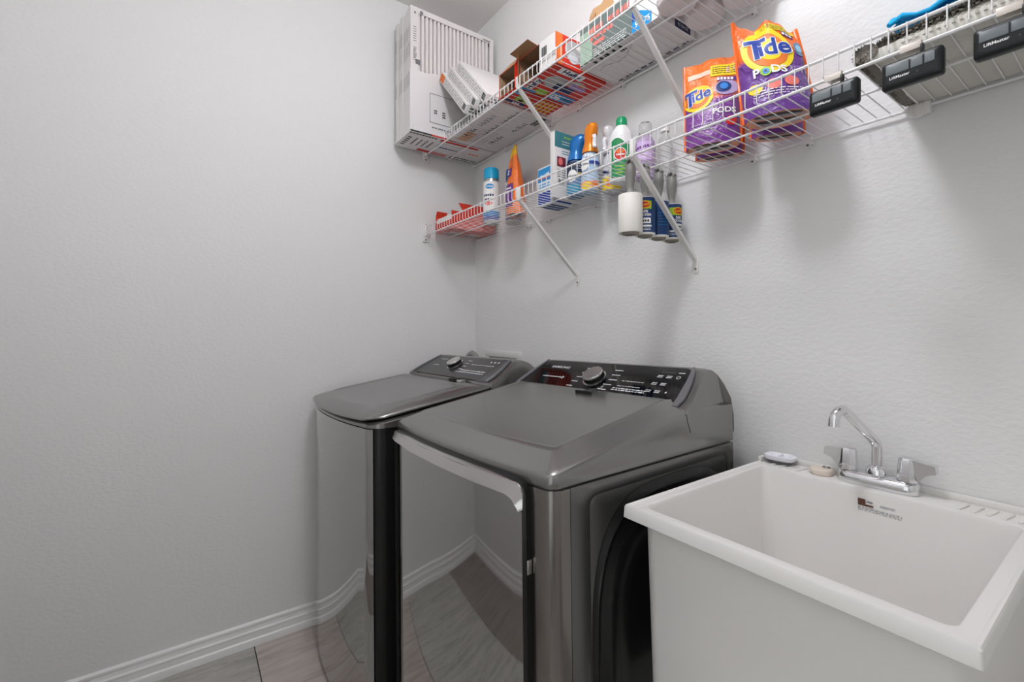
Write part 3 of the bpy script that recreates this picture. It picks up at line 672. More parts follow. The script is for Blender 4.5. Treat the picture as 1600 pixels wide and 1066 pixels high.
def bag(name, label, bl, br, tl, tr, nrm, depth, group=None, scale=1.0, film_=None, style='A', wide_bottom=0.0):
    bl, br, tl, tr = map(Vector, (bl, br, tl, tr)); nrm = Vector(nrm).normalized(); c = (bl + br) / 2 - nrm * depth / 2
    t = thing(name, label, 'detergent bag', (c.x, c.y, T1), group)
    W = (br - bl).length
    rnd = random.Random(int(bl.x * 1000))
    ph = [rnd.uniform(0, 6) for _ in range(4)]; ruf = 0.012 if style == 'A' else 0.004
    def surf(side):
        def f(u, v):
            p = bl.lerp(br, u).lerp(tl.lerp(tr, u), v)
            e = max(0.0, sin(pi * u)) ** 0.45
            prof = (1 - v) ** 0.75 * (0.92 + 0.08 * min(1, v * 8)) + 0.10 * sin(pi * v)
            b = depth / 2 * e * prof if v < 1 else 0
            wob = 0.0022 * sin(9 * u + ph[0] + 5 * v) * sin(pi * v) + 0.0016 * sin(17 * v + ph[1] + 7 * u) * sin(pi * v)
            q = p + nrm * (side * b + wob + ruf * sin(11 * u + ph[2]) * v ** 4 + 0.5 * ruf * sin(23 * u + ph[3]) * v ** 6) + Vector((0, 0, ruf * 0.5 * sin(8 * u + ph[1]) * v ** 5))
            return q
        return f
    F = surf(1); Bk = surf(-1)
    g = G(); g.grid(F, 22, 30, film_ or filmA, True); body = g
    g.grid(lambda u, v: Bk(1 - u, v), 22, 30, film_ or filmA, True)
    o = g.build('pouch_film', t, angle=70)
    # bottom gusset
    g = G(); gz = lambda u, v: F(u, 0).lerp(Bk(u, 0), v) + Vector((0, 0, -0.0 + 0.004 * sin(pi * v)))
    g.grid(gz, 12, 6, peachM)
    gp = lambda u, v: gz(0.5 + u, v) + Vector((0, 0, -0.0008))
    g.rect(-0.36, 0.30, 0.12, 0.30, blackM, gp, 8, 1); g.rect(-0.32, 0.36, 0.32, 0.46, grM, gp, 8, 1); g.rect(-0.34, 0.30, 0.56, 0.72, blackM, gp, 8, 1); g.rect(-0.30, 0.36, 0.74, 0.86, grM, gp, 8, 1)
    g.build('bottom_gusset', t)
    # side seams
    for k, u in enumerate((0.0, 1.0)):
        pts = [F(u, i / 16) for i in range(17)]
        G().tube(pts, [(0.0042, 0.0012)] * 17, ogM, 6, flat=tuple((br - bl).normalized())).build('side_seam', t)
    H = ((tl + tr) / 2 - (bl + br) / 2).length
    def f(off): return lambda a, b: F(min(max(0.5 + a / W, 0), 1), min(max(b / H, 0), 1)) + nrm * (off * 1.3)
    g = G()
    if style == 'A':
        g.rect(-0.02, 0.060, H * 0.90, H * 0.965, inkY, f(0.0010), 8, 2); g.dashes(-0.01, 0.055, H * 0.905, H * 0.955, 3, M('ink_olive', '6A6420', 0.5), f(0.0014), 0.35, 3)
        g.disc(-0.005, H * 0.665, 0.052, 0.058, inkY, f(0.0012), 36, 4, rot=0.2); g.disc(-0.004, H * 0.660, 0.040, 0.044, inkO, f(0.0017), 32, 4, rot=0.2); g.disc(-0.002, H * 0.665, 0.026, 0.028, inkY, f(0.0020), 28, 3, rot=0.2)
        g.text('T', 0.074, inkW, f(0.0024), -0.027, H * 0.672, 0.05, rot=0.12, shear=0.12); g.text('ide', 0.056, inkW, f(0.0024), 0.010, H * 0.690, 0.06, rot=0.12, shear=0.10)
        g.text('T', 0.074, inkB, f(0.0029), -0.027, H * 0.672, 0.022, rot=0.12, shear=0.12); g.text('ide', 0.056, inkB, f(0.0029), 0.010, H * 0.690, 0.026, rot=0.12, shear=0.10)
        g.text('P', 0.026, inkW, f(0.0020), -0.034, H * 0.415, 0.03); g.text('DS', 0.026, inkW, f(0.0020), 0.010, H * 0.43, 0.03)
        g.disc(-0.0155, H * 0.42, 0.0105, 0.0105, inkLm, f(0.0018), 20, 2); g.disc(-0.0155, H * 0.42, 0.0065, 0.0065, inkC, f(0.0022), 16, 2); g.disc(-0.0155, H * 0.42, 0.003, 0.003, inkN, f(0.0025), 12, 2)
        g.text('3in1', 0.024, M('ink_lilac', 'B0A8C0', 0.45), f(0.0020), 0.048, H * 0.435)
        g.rect(0.032, 0.056, H * 0.845, H * 0.90, inkP, f(0.0014), 4, 1); g.word('Vac', 0.012, inkW, f(0.0018), 0.044, H * 0.872, 0.02)
        g.disc(0.060, H * 0.70, 0.010, 0.022, M('ink_slate', '5C7C9C', 0.4), f(0.0014), 20, 2); g.disc(0.060, H * 0.70, 0.006, 0.013, M('ink_sky', '8AC0DC', 0.4), f(0.0018), 16, 2)
        for i in range(3): g.disc(-0.04 + 0.035 * i, H * (0.26 + 0.02 * i), 0.014, 0.012, inkPk if i else inkY, f(0.0012), 16, 2)
        g.dashes(-0.045, 0.05, H * 0.16, H * 0.24, 3, inkW, f(0.0016), 0.3, 5)
    elif style == 'B':
        g.rect(-0.055, 0.06, H * 0.80, H * 0.86, M('zip_clear', 'F2C6B0', 0.2), f(0.0010), 8, 1)
        g.rect(0.0, 0.062, H * 0.76, H * 0.90, inkY, f(0.0012), 6, 3); g.dashes(0.004, 0.058, H * 0.78, H * 0.885, 4, M('ink_olive', '6A6420', 0.5), f(0.0016), 0.4, 3)
        g.disc(-0.030, H * 0.545, 0.036, 0.036, inkY, f(0.0012), 32, 3, rot=0.5); g.disc(-0.030, H * 0.54, 0.027, 0.026, inkO, f(0.0017), 28, 3, rot=0.5); g.disc(-0.028, H * 0.545, 0.017, 0.016, inkY, f(0.0020), 24, 2, rot=0.5)
        g.text('T', 0.058, inkW, f(0.0024), -0.048, H * 0.545, 0.05, rot=0.25, shear=0.2); g.text('ide', 0.038, inkW, f(0.0024), -0.022, H * 0.575, 0.06, rot=0.25, shear=0.15)
        g.text('T', 0.058, inkB, f(0.0029), -0.048, H * 0.545, 0.022, rot=0.25, shear=0.2); g.text('ide', 0.038, inkB, f(0.0029), -0.022, H * 0.575, 0.026, rot=0.25, shear=0.15)
        g.rect(0.015, 0.060, H * 0.69, H * 0.74, inkP, f(0.0014), 6, 1); g.word('vivid', 0.012, inkW, f(0.0018), 0.034, H * 0.715, 0.02)
        g.disc(0.036, H * 0.61, 0.026, 0.021, M('ink_lilac2', 'B9A6D2', 0.4), f(0.0013), 24, 3); g.disc(0.030, H * 0.615, 0.017, 0.015, M('ink_deep', '243C78', 0.35), f(0.0018), 20, 2); g.disc(0.031, H * 0.62, 0.009, 0.009, M('ink_azure', '3C8CE0', 0.3), f(0.0022), 16, 2)
        g.dashes(-0.045, 0.01, H * 0.14, H * 0.24, 3, M('ink_lilac', 'B0A8C0', 0.45), f(0.0012), 0.35, 6); g.text('PODS', 0.020, inkW, f(0.0014), 0.03, H * 0.34, 0.03); g.disc(0.045, H * 0.22, 0.012, 0.012, inkR, f(0.0012), 16, 2)
    elif style == 'P':
        g.rect(-0.02, 0.03, H * 0.55, H * 0.68, inkP, f(0.0012), 6, 2); g.rect(-0.03, 0.04, H * 0.10, H * 0.44, inkP, f(0.0012), 6, 4); g.word('A', 0.03, inkW, f(0.0016), 0.004, H * 0.62, 0.03); g.dashes(-0.02, 0.03, H * 0.30, H * 0.40, 2, inkW, f(0.0016), 0.5, 3)
    else:
        g.rect(-0.04, 0.04, H * 0.45, H * 0.62, inkP, f(0.0012), 6, 2)
    if g.f: g.build('bag_print', t)
    return t
nA = Vector((0.50, -0.87, 0))
bag('detergent_bag', 'tall orange and purple detergent bag with ruffled top corner, front right', (1.508, -0.205, T1), (1.625, -0.140, T1), (1.475, -0.195, T1 + 0.240), (1.585, -0.140, T1 + 0.205), (0.49, -0.87, 0), 0.100, 'laundry detergent bags')
bag('detergent_bag', 'orange and purple detergent bag with yellow strip and clear zip, front left', (1.338, -0.170, T1), (1.452, -0.115, T1), (1.322, -0.150, T1 + 0.232), (1.437, -0.098, T1 + 0.232), (0.43, -0.90, 0), 0.084, 'laundry detergent bags', 1, filmB, 'B')
bag('detergent_bag', 'short detergent bag hidden behind the tall one, only its base showing', (1.475, -0.110, T1), (1.565, -0.050, T1), (1.468, -0.100, T1 + 0.15), (1.558, -0.045, T1 + 0.15), (0.55, -0.83, 0), 0.055, 'laundry detergent bags', 1, filmB, 'C')
bag('detergent_bag', 'short detergent bag hidden behind the left one, only its base showing', (1.318, -0.090, T1), (1.42, -0.045, T1), (1.318, -0.085, T1 + 0.15), (1.42, -0.04, T1 + 0.15), (0.40, -0.91, 0), 0.05, 'laundry detergent bags', 1, filmB, 'C')
# pouch seen edge-on beside the cans
bag('detergent_pouch', 'slim orange pouch with yellow tip, seen edge-on beside the spray cans', (0.497, -0.118, T1), (0.597, -0.150, T1), (0.478, -0.105, T1 + 0.285), (0.548, -0.135, T1 + 0.285), (-0.28, -0.96, 0), 0.088, None, 1, film('pouch_film_orange', 'EE7428', 'F2C020', 0.86, 0.0), 'P')

# --- wipes box, teal leaflet box
wb = thing('wipes_pack', 'blue and white wipes pack at left of the bottle row', 'wipes pack', (0.735, -0.09, T1))
x0, x1, y0, y1, h = 0.690, 0.775, -0.140, -0.040, 0.145
g = G(); g.box(x0, x1, y0, y1, T1, T1 + h, M('wipes_white', 'E6EEF4', 0.35), 0.006)
g.build('pack_body', wb); g = G()
for f_, W_ in ((plane(((x0 + x1) / 2, y0, T1), (1, 0, 0), (0, 0, 1), 0.0006), x1 - x0), (plane((x1, (y0 + y1) / 2, T1), (0, 1, 0), (0, 0, 1), 0.0006), y1 - y0)):
    hw = W_ / 2 - 0.006
    g.rect(-hw, hw, h * 0.62, h * 0.95, inkC, f_); g.rect(-hw, hw, 0.006, h * 0.34, inkB, f_)
    f3 = f_; g.disc(0, h * 0.76, hw * 0.8, 0.014, inkR, lambda a, b, f_=f_: f_(a, b) + (f_(0, 0) - f_(0, 0)), 20, 2) if False else None
    g.dashes(-hw * 0.8, hw * 0.8, h * 0.38, h * 0.58, 3, inkC, f_, 0.5, 4)
fq = plane(((x0 + x1) / 2, y0, T1), (1, 0, 0), (0, 0, 1), 0.0012); g.text('Clorox', 0.019, inkW, fq, 0, h * 0.76, 0.03, rot=0.2); g.rect(-0.03, 0.03, h * 0.68, h * 0.70, inkR, fq)
fbt = plane(((x0 + x1) / 2, (y0 + y1) / 2, T1), (1, 0, 0), (0, -1, 0), 0.0006); g.rect(-0.035, 0.035, -0.042, 0.042, inkN, fbt); g.dashes(-0.03, 0.03, -0.03, 0.03, 4, inkC, plane(((x0 + x1) / 2, (y0 + y1) / 2, T1), (1, 0, 0), (0, -1, 0), 0.0010), 0.35, 8)
g.build('pack_print', wb)
tb = thing('tall_carton', 'tall white carton with teal top band and small red picture, behind the blue bottle', 'box', (0.835, -0.115, T1))
x0, x1, y0, y1, h = 0.819, 0.843, -0.186, -0.062, 0.228
G().box(x0, x1, y0, y1, T1, T1 + h, cardW, 0.001).build('carton_body', tb)
f_ = plane((x1, (y0 + y1) / 2, T1), (0, 1, 0), (0, 0, 1), 0.0006); f1 = plane((x1, (y0 + y1) / 2, T1), (0, 1, 0), (0, 0, 1), 0.0010)
g = G(); g.rect(-0.062, 0.062, h * 0.76, h - 0.001, M('teal_card', '3F8089', 0.45), f_); g.dashes(-0.02, 0.05, h * 0.90, h * 0.96, 1, inkLm, f1, 0.4, 2); g.dashes(-0.03, 0.05, h * 0.80, h * 0.88, 2, cardW, f1, 0.3, 3)
g.rect(-0.052, -0.012, h * 0.47, h * 0.62, M('photo_maroon', '7A2A3E', 0.5), f_); g.disc(-0.036, h * 0.55, 0.010, 0.013, inkPk, f1, 14, 2); g.dashes(-0.03, 0.05, h * 0.66, h * 0.73, 2, inkT, f_, 0.4, 4); g.rect(0.0, 0.05, h * 0.47, h * 0.62, M('photo_teal', '7FA9A4', 0.5), f_)
g.dashes(-0.05, 0.05, h * 0.30, h * 0.44, 4, inkG, f_, 0.3, 5); g.rect(-0.045, -0.02, h * 0.2, h * 0.28, inkG, f_); g.build('carton_print', tb)

# --- bottles
def bottle(name, label, x, y, prof, mat, parts, n=28):
    b = thing(name, label, 'bottle', (x, y, T1)); g = G(); g.lathe([(r, T1 + z) for r, z in prof], mat, (x, y), n); g.build('bottle_body', b)
    return b
# blue spray
def spray(x, y, r, label, bodyc, headc, tall, turn=0.9, name='spray_bottle'):
    a0 = look(x, y); hb = tall * 0.60
    b = bottle(name, label, x, y, [(r * 0.8, 0), (r, 0.004), (r, hb * 0.35), (r * 0.92, hb * 0.55), (r, hb * 0.75), (r * 0.86, hb * 0.92), (r * 0.60, hb)], M('body_' + bodyc, bodyc, 0.25), None)
    hd = M('head_' + headc, headc, 0.22, 0.15)
    # sculpted trigger head leaning forward
    d = Vector((cos(a0 + turn), sin(a0 + turn), 0))
    base = Vector((x, y, T1)); g = G(); rings = []
    for t, (z, rad, sh, el) in enumerate(((hb - 0.004, r * 0.98, 0, 1), (hb + 0.012, r * 0.86, 0.0, 1), (hb + (tall - hb) * 0.35, r * 0.70, 0.001, 1.0), (hb + (tall - hb) * 0.60, r * 0.76, 0.005, 1.2), (hb + (tall - hb) * 0.82, r * 0.74, 0.011, 1.35), (tall - 0.006, r * 0.58, 0.014, 1.4), (tall, r * 0.28, 0.015, 1.4))):
        s_ = Vector((-d.y, d.x, 0)); rings.append([base + d * (sh + rad * el * cos(2 * pi * j / 24)) + s_ * rad * 0.92 * sin(2 * pi * j / 24) + Vector((0, 0, z)) for j in range(24)])
    g.loft(rings, hd); g.build('spray_head', b, angle=60)
    g = G(); p = base + Vector((0, 0, tall * 0.80)) + d * (r * 1.0)
    g.tube([p + d * 0.006, p + d * 0.013 + Vector((0, 0, -0.012)), p + d * 0.008 + Vector((0, 0, -0.030)), p + d * 0.013 + Vector((0, 0, -0.042))], [(0.0065, 0.0035)] * 4, M('trigger_white', 'E8E6EC', 0.3), 8); g.build('trigger', b)
    return b, a0, hb
b, a0, hb = spray(0.876, -0.118, 0.0310, 'spray bottle with metallic blue head and round white badge, next to the teal carton', '5C7FA8', '1E6FB8', 0.212, 1.1)
f = cylmap(0.876, -0.118, 0.031, a0, T1, 0.0008); f1 = cylmap(0.876, -0.118, 0.031, a0, T1, 0.0013); f3 = cylmap(0.876, -0.118, 0.031, a0, T1, 0.0018)
g = G(); g.rect(-0.045, 0.045, hb * 0.56, hb * 0.90, M('navy_label', '26344E', 0.4), f, 12, 1); g.disc(-0.014, hb * 0.52, 0.017, 0.021, inkW, f1, 24, 2, rot=-0.2); g.word('breeze', 0.009, inkG, f3, -0.014, hb * 0.52); g.rect(0.004, 0.045, hb * 0.52, hb * 0.60, M('gold_band', 'C9B27A', 0.4), f1, 6, 1); g.dashes(0.0, 0.035, hb * 0.68, hb * 0.86, 3, inkW, f1, 0.25, 4); g.rect(-0.045, 0.045, 0.006, hb * 0.3, M('aqua_low', '3E8FB0', 0.3), f, 12, 1)
g.build('bottle_label', b)
b, a0, hb = spray(0.940, -0.114, 0.0305, 'light blue air freshener bottle with orange head', 'B4CCE4', 'F08A1E', 0.226, 0.35)
f = cylmap(0.940, -0.114, 0.0305, a0, T1, 0.0008); f1 = cylmap(0.940, -0.114, 0.0305, a0, T1, 0.0013); f3 = cylmap(0.940, -0.114, 0.0305, a0, T1, 0.0018)
g = G(); g.rect(-0.045, 0.045, hb * 0.66, hb * 0.73, inkB, f, 12, 1); g.disc(-0.020, hb * 0.66, 0.016, 0.021, inkW, f1, 24, 2); g.word('breeze', 0.009, inkG, f3, -0.018, hb * 0.66); g.word('air', 0.016, inkW, f1, -0.004, hb * 0.86, 0.03, rot=-0.15)
g.rect(-0.045, 0.045, 0.012, 0.034, M('peach_band', 'F0A890', 0.4), f, 12, 1); g.disc(-0.012, 0.018, 0.020, 0.012, inkY, f1, 20, 2); g.disc(0.016, 0.022, 0.013, 0.010, inkO, f1, 16, 2)
g.build('bottle_label', b)
b, a0, hb = spray(0.986, -0.060, 0.0300, 'silver white spray bottle with pale head and yellow base band', 'D6D6DA', 'E6E2E4', 0.216, -0.6)
f = cylmap(0.986, -0.060, 0.030, a0, T1, 0.0008); f1 = cylmap(0.986, -0.060, 0.030, a0, T1, 0.0013)
g = G(); g.rect(-0.04, 0.04, 0.004, 0.045, inkY, f, 12, 1); g.rect(-0.04, 0.04, hb * 0.45, hb * 0.52, inkN, f, 12, 1); g.dashes(-0.015, 0.02, 0.05, 0.07, 2, inkG, f1, 0.4, 3); g.disc(-0.01, 0.024, 0.010, 0.010, inkO, f1, 16, 2); g.build('bottle_label', b)
# white softener bottle with green cap
x, y = 1.074, -0.112; a0 = look(x, y)
b = thing('softener_bottle', 'white bottle with green cap and green label with red disc', 'bottle', (x, y, T1))
def bring(hx, hy, z): 
    return [(x + hx * cos(t) * cos(a0 + pi / 2) - hy * sin(t) * sin(a0 + pi / 2), y + hx * cos(t) * sin(a0 + pi / 2) + hy * sin(t) * cos(a0 + pi / 2), T1 + z) for t in [2 * pi * j / 32 for j in range(32)]]
g = G(); g.loft([bring(0.034, 0.022, 0), bring(0.038, 0.026, 0.005), bring(0.038, 0.026, 0.115), bring(0.036, 0.0255, 0.130), bring(0.034, 0.025, 0.142), bring(0.0345, 0.025, 0.144), bring(0.028, 0.022, 0.160), bring(0.019, 0.018, 0.172), bring(0.017, 0.017, 0.176)], M('bottle_white', 'F0EEEE', 0.3)); g.build('bottle_body', b, angle=40)
G().lathe([(0.0175, T1 + 0.174), (0.0178, T1 + 0.176), (0.0165, T1 + 0.196), (0.013, T1 + 0.202), (0.004, T1 + 0.203)], M('cap_green', '109A62', 0.3), (x, y), 24).build('cap', b)
rv = Vector((cos(a0 + pi / 2), sin(a0 + pi / 2), 0)); fv = Vector((cos(a0), sin(a0), 0))
def fbot(off): return lambda u, v: Vector((x, y, T1 + v)) + rv * u + fv * (0.026 * sqrt(max(0.05, 1 - (u / 0.0385) ** 2)) + off)
g = G(); lab = [(-0.028, 0.012)] + [(0.024, 0.012)] + [(0.024, 0.105)] + [(0.020 - 0.044 * i / 8, 0.108 + 0.022 * sin(pi * (i / 8) * 0.6 + 0.6)) for i in range(9)] 
g.grid(lambda a, c: fbot(0.0008)(-0.030 + 0.055 * a, 0.012 + (0.100 + 0.020 * sin(pi * min(a + 0.2, 1))) * c), 12, 4, inkGn)
g.disc(-0.004, 0.082, 0.019, 0.020, inkW, fbot(0.0014), 28, 3); g.disc(-0.004, 0.082, 0.0165, 0.0175, inkR, fbot(0.0019), 28, 3); g.disc(-0.004, 0.090, 0.012, 0.006, inkO, fbot(0.0024), 20, 2); g.dashes(-0.02, 0.012, 0.02, 0.05, 3, inkLm, fbot(0.0013), 0.4, 3); g.dashes(-0.016, 0.01, 0.076, 0.084, 1, inkW, fbot(0.0025), 0.6, 2)
g.build('bottle_label', b, angle=80)
# lavender pump bottle and clear bottle
lav = M('lavender_gel', 'D9C2E6', 0.12, trans=0.45, ior=1.35); clear = M('clear_plastic', 'EEF0EE', 0.08, trans=0.85, ior=1.3)
x, y = 1.135, -0.075; a0 = look(x, y)
b = bottle('soap_bottle', 'clear lavender soap bottle with transparent domed cap', x, y, [(0.024, 0), (0.029, 0.005), (0.030, 0.09), (0.028, 0.112), (0.020, 0.128), (0.013, 0.134), (0.013, 0.140)], lav, None)
G().lathe([(0.014, T1 + 0.139), (0.0195, T1 + 0.141), (0.019, T1 + 0.168), (0.015, T1 + 0.174), (0.002, T1 + 0.175)], clear, (x, y), 24).build('cap', b)
f = cylmap(x, y, 0.030, a0, T1, 0.0008); f1 = cylmap(x, y, 0.030, a0, T1, 0.0013)
g = G(); g.rect(-0.026, 0.020, 0.052, 0.108, M('lilac_label', 'D8B8EA', 0.4), f, 10, 1); g.word('suavity', 0.012, inkP, f1, -0.006, 0.092, 0.02, rot=0.15); g.disc(-0.004, 0.024, 0.014, 0.010, inkT, f, 16, 2); g.dashes(-0.02, 0.016, 0.058, 0.08, 3, inkW, f1, 0.3, 3); g.build('bottle_label', b)
x, y = 1.196, -0.060
b = bottle('clear_bottle', 'empty clear bottle behind the lint roller handles', x, y, [(0.018, 0), (0.0215, 0.004), (0.0215, 0.085), (0.018, 0.105), (0.010, 0.118), (0.010, 0.132)], clear, None)
G().lathe([(0.011, T1 + 0.128), (0.0125, T1 + 0.129), (0.012, T1 + 0.145), (0.004, T1 + 0.147)], whiteM, (x, y), 20).build('cap', b)

# --- lint rollers hanging from one cross wire
RX = 52 * SP
hgM = M('handle_grey', '8C8A86', 0.4)
def roller(y, yaw, label, kind, r, tilt=0.0):
    t = thing('lint_roller', label, 'lint roller', (RX, y, Z1), 'lint rollers hanging under the lower shelf')
    zt, zb = Z1 - 0.093, Z1 - 0.093 - 0.102
    a0 = look(RX, y)
    g = G(); rings = []
    for z, ra, rb_ in ((zt - 0.004, r * 0.62, r * 0.62), (zt + 0.004, r * 0.55, r * 0.5), (zt + 0.012, 0.0085, 0.0075), (zt + 0.022, 0.0090, 0.0085), (zt + 0.040, 0.0125, 0.0120), (zt + 0.058, 0.0150, 0.0135), (zt + 0.074, 0.0145, 0.0115), (zt + 0.083, 0.0125, 0.0085)):
        rings.append([(RX + ra * cos(2 * pi * j / 20), y + rb_ * sin(2 * pi * j / 20), z) for j in range(20)])
    g.loft(rings, hgM); 
    lp = [(RX + 0.0095 * cos(2 * pi * j / 16), y, Z1 - 0.0085 + 0.0108 * sin(2 * pi * j / 16)) for j in range(17)]
    g.tube(lp, [(0.0085, 0.0042)] * 17, hgM, 8, flat=(0, 1, 0)); g.build('handle', t, angle=60)
    pm = M('roll_paper', 'F4EFE8', 0.55)
    g = G(); g.lathe([(r * 0.72, zb + 0.002), (r * 0.97, zb), (r, zb + 0.002), (r, zt - 0.002), (r * 0.97, zt), (r * 0.6, zt)], pm, (RX, y), 36, caps=(False, False)); roll = g.build('roll', t)
    G().lathe([(r * 0.72, zb + 0.0025), (r * 0.68, zb - 0.003), (r * 0.45, zb - 0.005), (r * 0.40, zb + 0.004), (0.002, zb + 0.004)], M('core_grey', '908A80', 0.6), (RX, y), 28, caps=(False, False)).build('core_plug', t)
    if kind:
        f = lambda off: cylmap(RX, y, r, a0 + yaw, zb, off); g = G(); pr = pi * r * 0.98
        g.rect(-pr, pr, 0.006, 0.100, M('label_blue', '173E74' if kind != 3 else '1C4E9A', 0.35), f(0.0006), 40, 1)
        if kind != 3:
            g.rect(-pr, 0.022, 0.068, 0.090, inkLm, f(0.0010), 30, 1); g.rect(-pr, 0.022, 0.020, 0.025, inkW, f(0.0010), 30, 1)
            g.disc(0.004, 0.080, 0.016, 0.011, inkY, f(0.0014), 24, 2); g.disc(0.004, 0.080, 0.014, 0.008, inkR, f(0.0018), 24, 2); g.text('Scotch', 0.009, inkY, f(0.0022), 0.004, 0.080, 0.02, rot=0.12)
            g.text('50%', 0.010, inkW, f(0.0012), 0.004, 0.061, 0.03); g.text('STICKIER', 0.0085, inkW, f(0.0012), 0.004, 0.052, 0.03)
            g.rect(-0.012, 0.020, 0.029, 0.044, inkW, f(0.0010), 8, 1); g.word('LINT', 0.010, inkK, f(0.0015), 0.004, 0.036, 0.02); g.dashes(-0.025, 0.02, 0.010, 0.018, 2, inkW, f(0.0010), 0.4, 4)
        else:
            g.rect(-pr, -r * 0.9, 0.064, 0.088, inkLm, f(0.0010), 8, 1); g.dashes(-0.01, 0.02, 0.03, 0.07, 5, inkC, f(0.0010), 0.2, 6); g.rect(-0.034, -0.026, 0.022, 0.03, inkW, f(0.001), 2, 1)
        g.build('roll_label', t)
    return t
roller(-0.246, 0, 'lint roller with plain white roll, frontmost of the hanging row', 0, 0.0320)
roller(-0.186, -0.15, 'lint roller with blue and lime label and red badge, second from the front', 1, 0.0275)
roller(-0.126, 0.3, 'lint roller with plain dark blue label, partly behind the brace', 3, 0.0275)
roller(-0.066, 0.55, 'lint roller with blue and lime label, nearest the wall', 2, 0.0275)

# --- garage remotes clipped on the front rod
def remote(label, brand):
    x, zt = 1.7105, Z1 - 0.022
    t = thing('garage_remote', label, 'remote', (x, SF - 0.010, zt), 'garage remotes clipped on the lower shelf')
    k = M('remote_black', '111417', 0.35); bt = M('remote_button', '737A7E', 0.38)
    hw, hh = 0.0375, 0.0215; zc_ = zt - hh; yf = SF - 0.016
    g = G(); rg = lambda e, yy: [(p[0], yy, p[1]) for p in rr(x, zc_, hw - e, hh - e, 0.005, 0, 5)]
    g.loft([rg(0.002, yf + 0.016), rg(0, yf + 0.014), rg(0, yf + 0.004), rg(0.0025, yf), rg(0.008, yf - 0.0008)][::-1], k); g.build('case', t, angle=50)
    for (a, b_) in ((-0.031, -0.002), (0.0, 0.0145), (0.0165, 0.0285)):
        G().box(x + a, x + b_, yf - 0.0022, yf + 0.001, zc_ - 0.0005, zc_ + 0.0145, bt, 0.001).build('button', t)
    f = plane((x, yf, zc_), (1, 0, 0), (0, 0, 1), 0.0011)
    g = G(); g.text(brand, 0.0062, inkW, f, -0.014, -0.0060, 0.02); g.build('lettering', t)
    G().cyl((x + 0.008, yf - 0.0008, zc_ - 0.0075), (x + 0.008, yf + 0.001, zc_ - 0.0075), 0.0014, screwM, 8).build('indicator', t)
    g = G(); g.box(x - 0.016, x + 0.010, SF - 0.006, SF - 0.0045, Z1 - 0.0105, Z1 + 0.0012, M('clip_steel', 'D8CFC6', 0.4, 0.2), 0.0004)
    g.box(x - 0.010, x + 0.010, SF - 0.006, SF + 0.0055, Z1 + 0.0002, Z1 + 0.0016, MATS['clip_steel']); g.box(x - 0.010, x + 0.010, SF + 0.0042, SF + 0.0055, Z1 - 0.012, Z1 + 0.0016, MATS['clip_steel']); g.build('visor_clip', t)
    G().box(x + 0.009, x + 0.013, SF - 0.008, SF + 0.001, Z1 - 0.024, Z1 - 0.006, k, 0.001).build('clip_stem', t)
    return t
r0 = remote('black garage remote with three grey buttons, leftmost of the three on the shelf edge', 'LiftMaster')
copy_tree(r0, r0.location + Vector((0.1065, 0, 0)), 'black garage remote with three grey buttons, middle of the three on the shelf edge')
copy_tree(r0, r0.location + Vector((0.213, 0, 0)), 'black garage remote with three grey buttons, rightmost of the three on the shelf edge')

# --- folded bath mat and blue cloth
mt = thing('bath_mat', 'folded grey shaggy bath mat with pale rubber backing at right end of lower shelf', 'bath mat', (2.05, -0.145, T1))
def backing_mat():
    m = bpy.data.materials.new('mat_backing'); m.use_nodes = True; nt = m.node_tree; b = nt.nodes['Principled BSDF']; L_ = nt.links.new
    tc = nt.nodes.new('ShaderNodeTexCoord'); mp = nt.nodes.new('ShaderNodeMapping'); mp.inputs['Rotation'].default_value = (0, 0, 0.9)
    wv = nt.nodes.new('ShaderNodeTexWave'); wv.inputs['Scale'].default_value = 62; wv.inputs['Distortion'].default_value = 0.6; wv.inputs['Detail'].default_value = 1
    L_(tc.outputs['Object'], mp.inputs[0]); L_(mp.outputs[0], wv.inputs['Vector'])
    cr = nt.nodes.new('ShaderNodeValToRGB'); cr.color_ramp.elements[0].color = lin('CBC7BE'); cr.color_ramp.elements[1].color = lin('DAD7D0'); L_(wv.outputs['Fac'], cr.inputs[0]); L_(cr.outputs[0], b.inputs['Base Color'])
    bp = nt.nodes.new('ShaderNodeBump'); bp.inputs['Strength'].default_value = 0.3; bp.inputs['Distance'].default_value = 0.0015; L_(wv.outputs['Fac'], bp.inputs['Height']); L_(bp.outputs[0], b.inputs['Normal']); b.inputs['Roughness'].default_value = 0.7
    return m
bk = backing_mat(); shag = M('shag_grey', '8A847B', 0.95, bump=((260, 260, 260), 1.0, 0.006, 2))
zt_ = lambda x, y: T1 + 0.036 + 0.020 * min(1, max(0, (y + 0.272) / 0.10)) + 0.004 * sin(13 * x + 20 * y)
def mring(x, e):
    r = []
    for (y, lo) in [(-0.272, 0), (-0.2, 0), (-0.12, 0), (-0.05, 0), (-0.018, 0)]: r.append((x, y, T1 + e))
    for y in (-0.014, -0.02, -0.05, -0.12, -0.19, -0.25, -0.270): r.append((x, y, (zt_(x, y) - 0.012 - e) if y not in (-0.014,) else T1 + 0.03))
    r.append((x, -0.2745, T1 + 0.016))
    return r
g = G(); g.loft([mring(1.752, 0.012), mring(1.757, 0.002), mring(1.80, 0), mring(1.95, 0), mring(2.1, 0), mring(2.25, 0), mring(2.38, 0)], bk); g.build('backing', mt, angle=60)
# printed dashes of grip dots on the front edge
g = G()
for i in range(26):
    for j in range(3):
        xx_ = 1.80 + i * 0.0085 + 0.002 * (j % 2); zz_ = T1 + 0.010 + j * 0.007
        g.box(xx_, xx_ + 0.004, -0.2751, -0.2738, zz_, zz_ + 0.0014, M('grip_dot', 'C9C3B7', 0.7))
g.build('grip_dots', mt, kind='stuff')
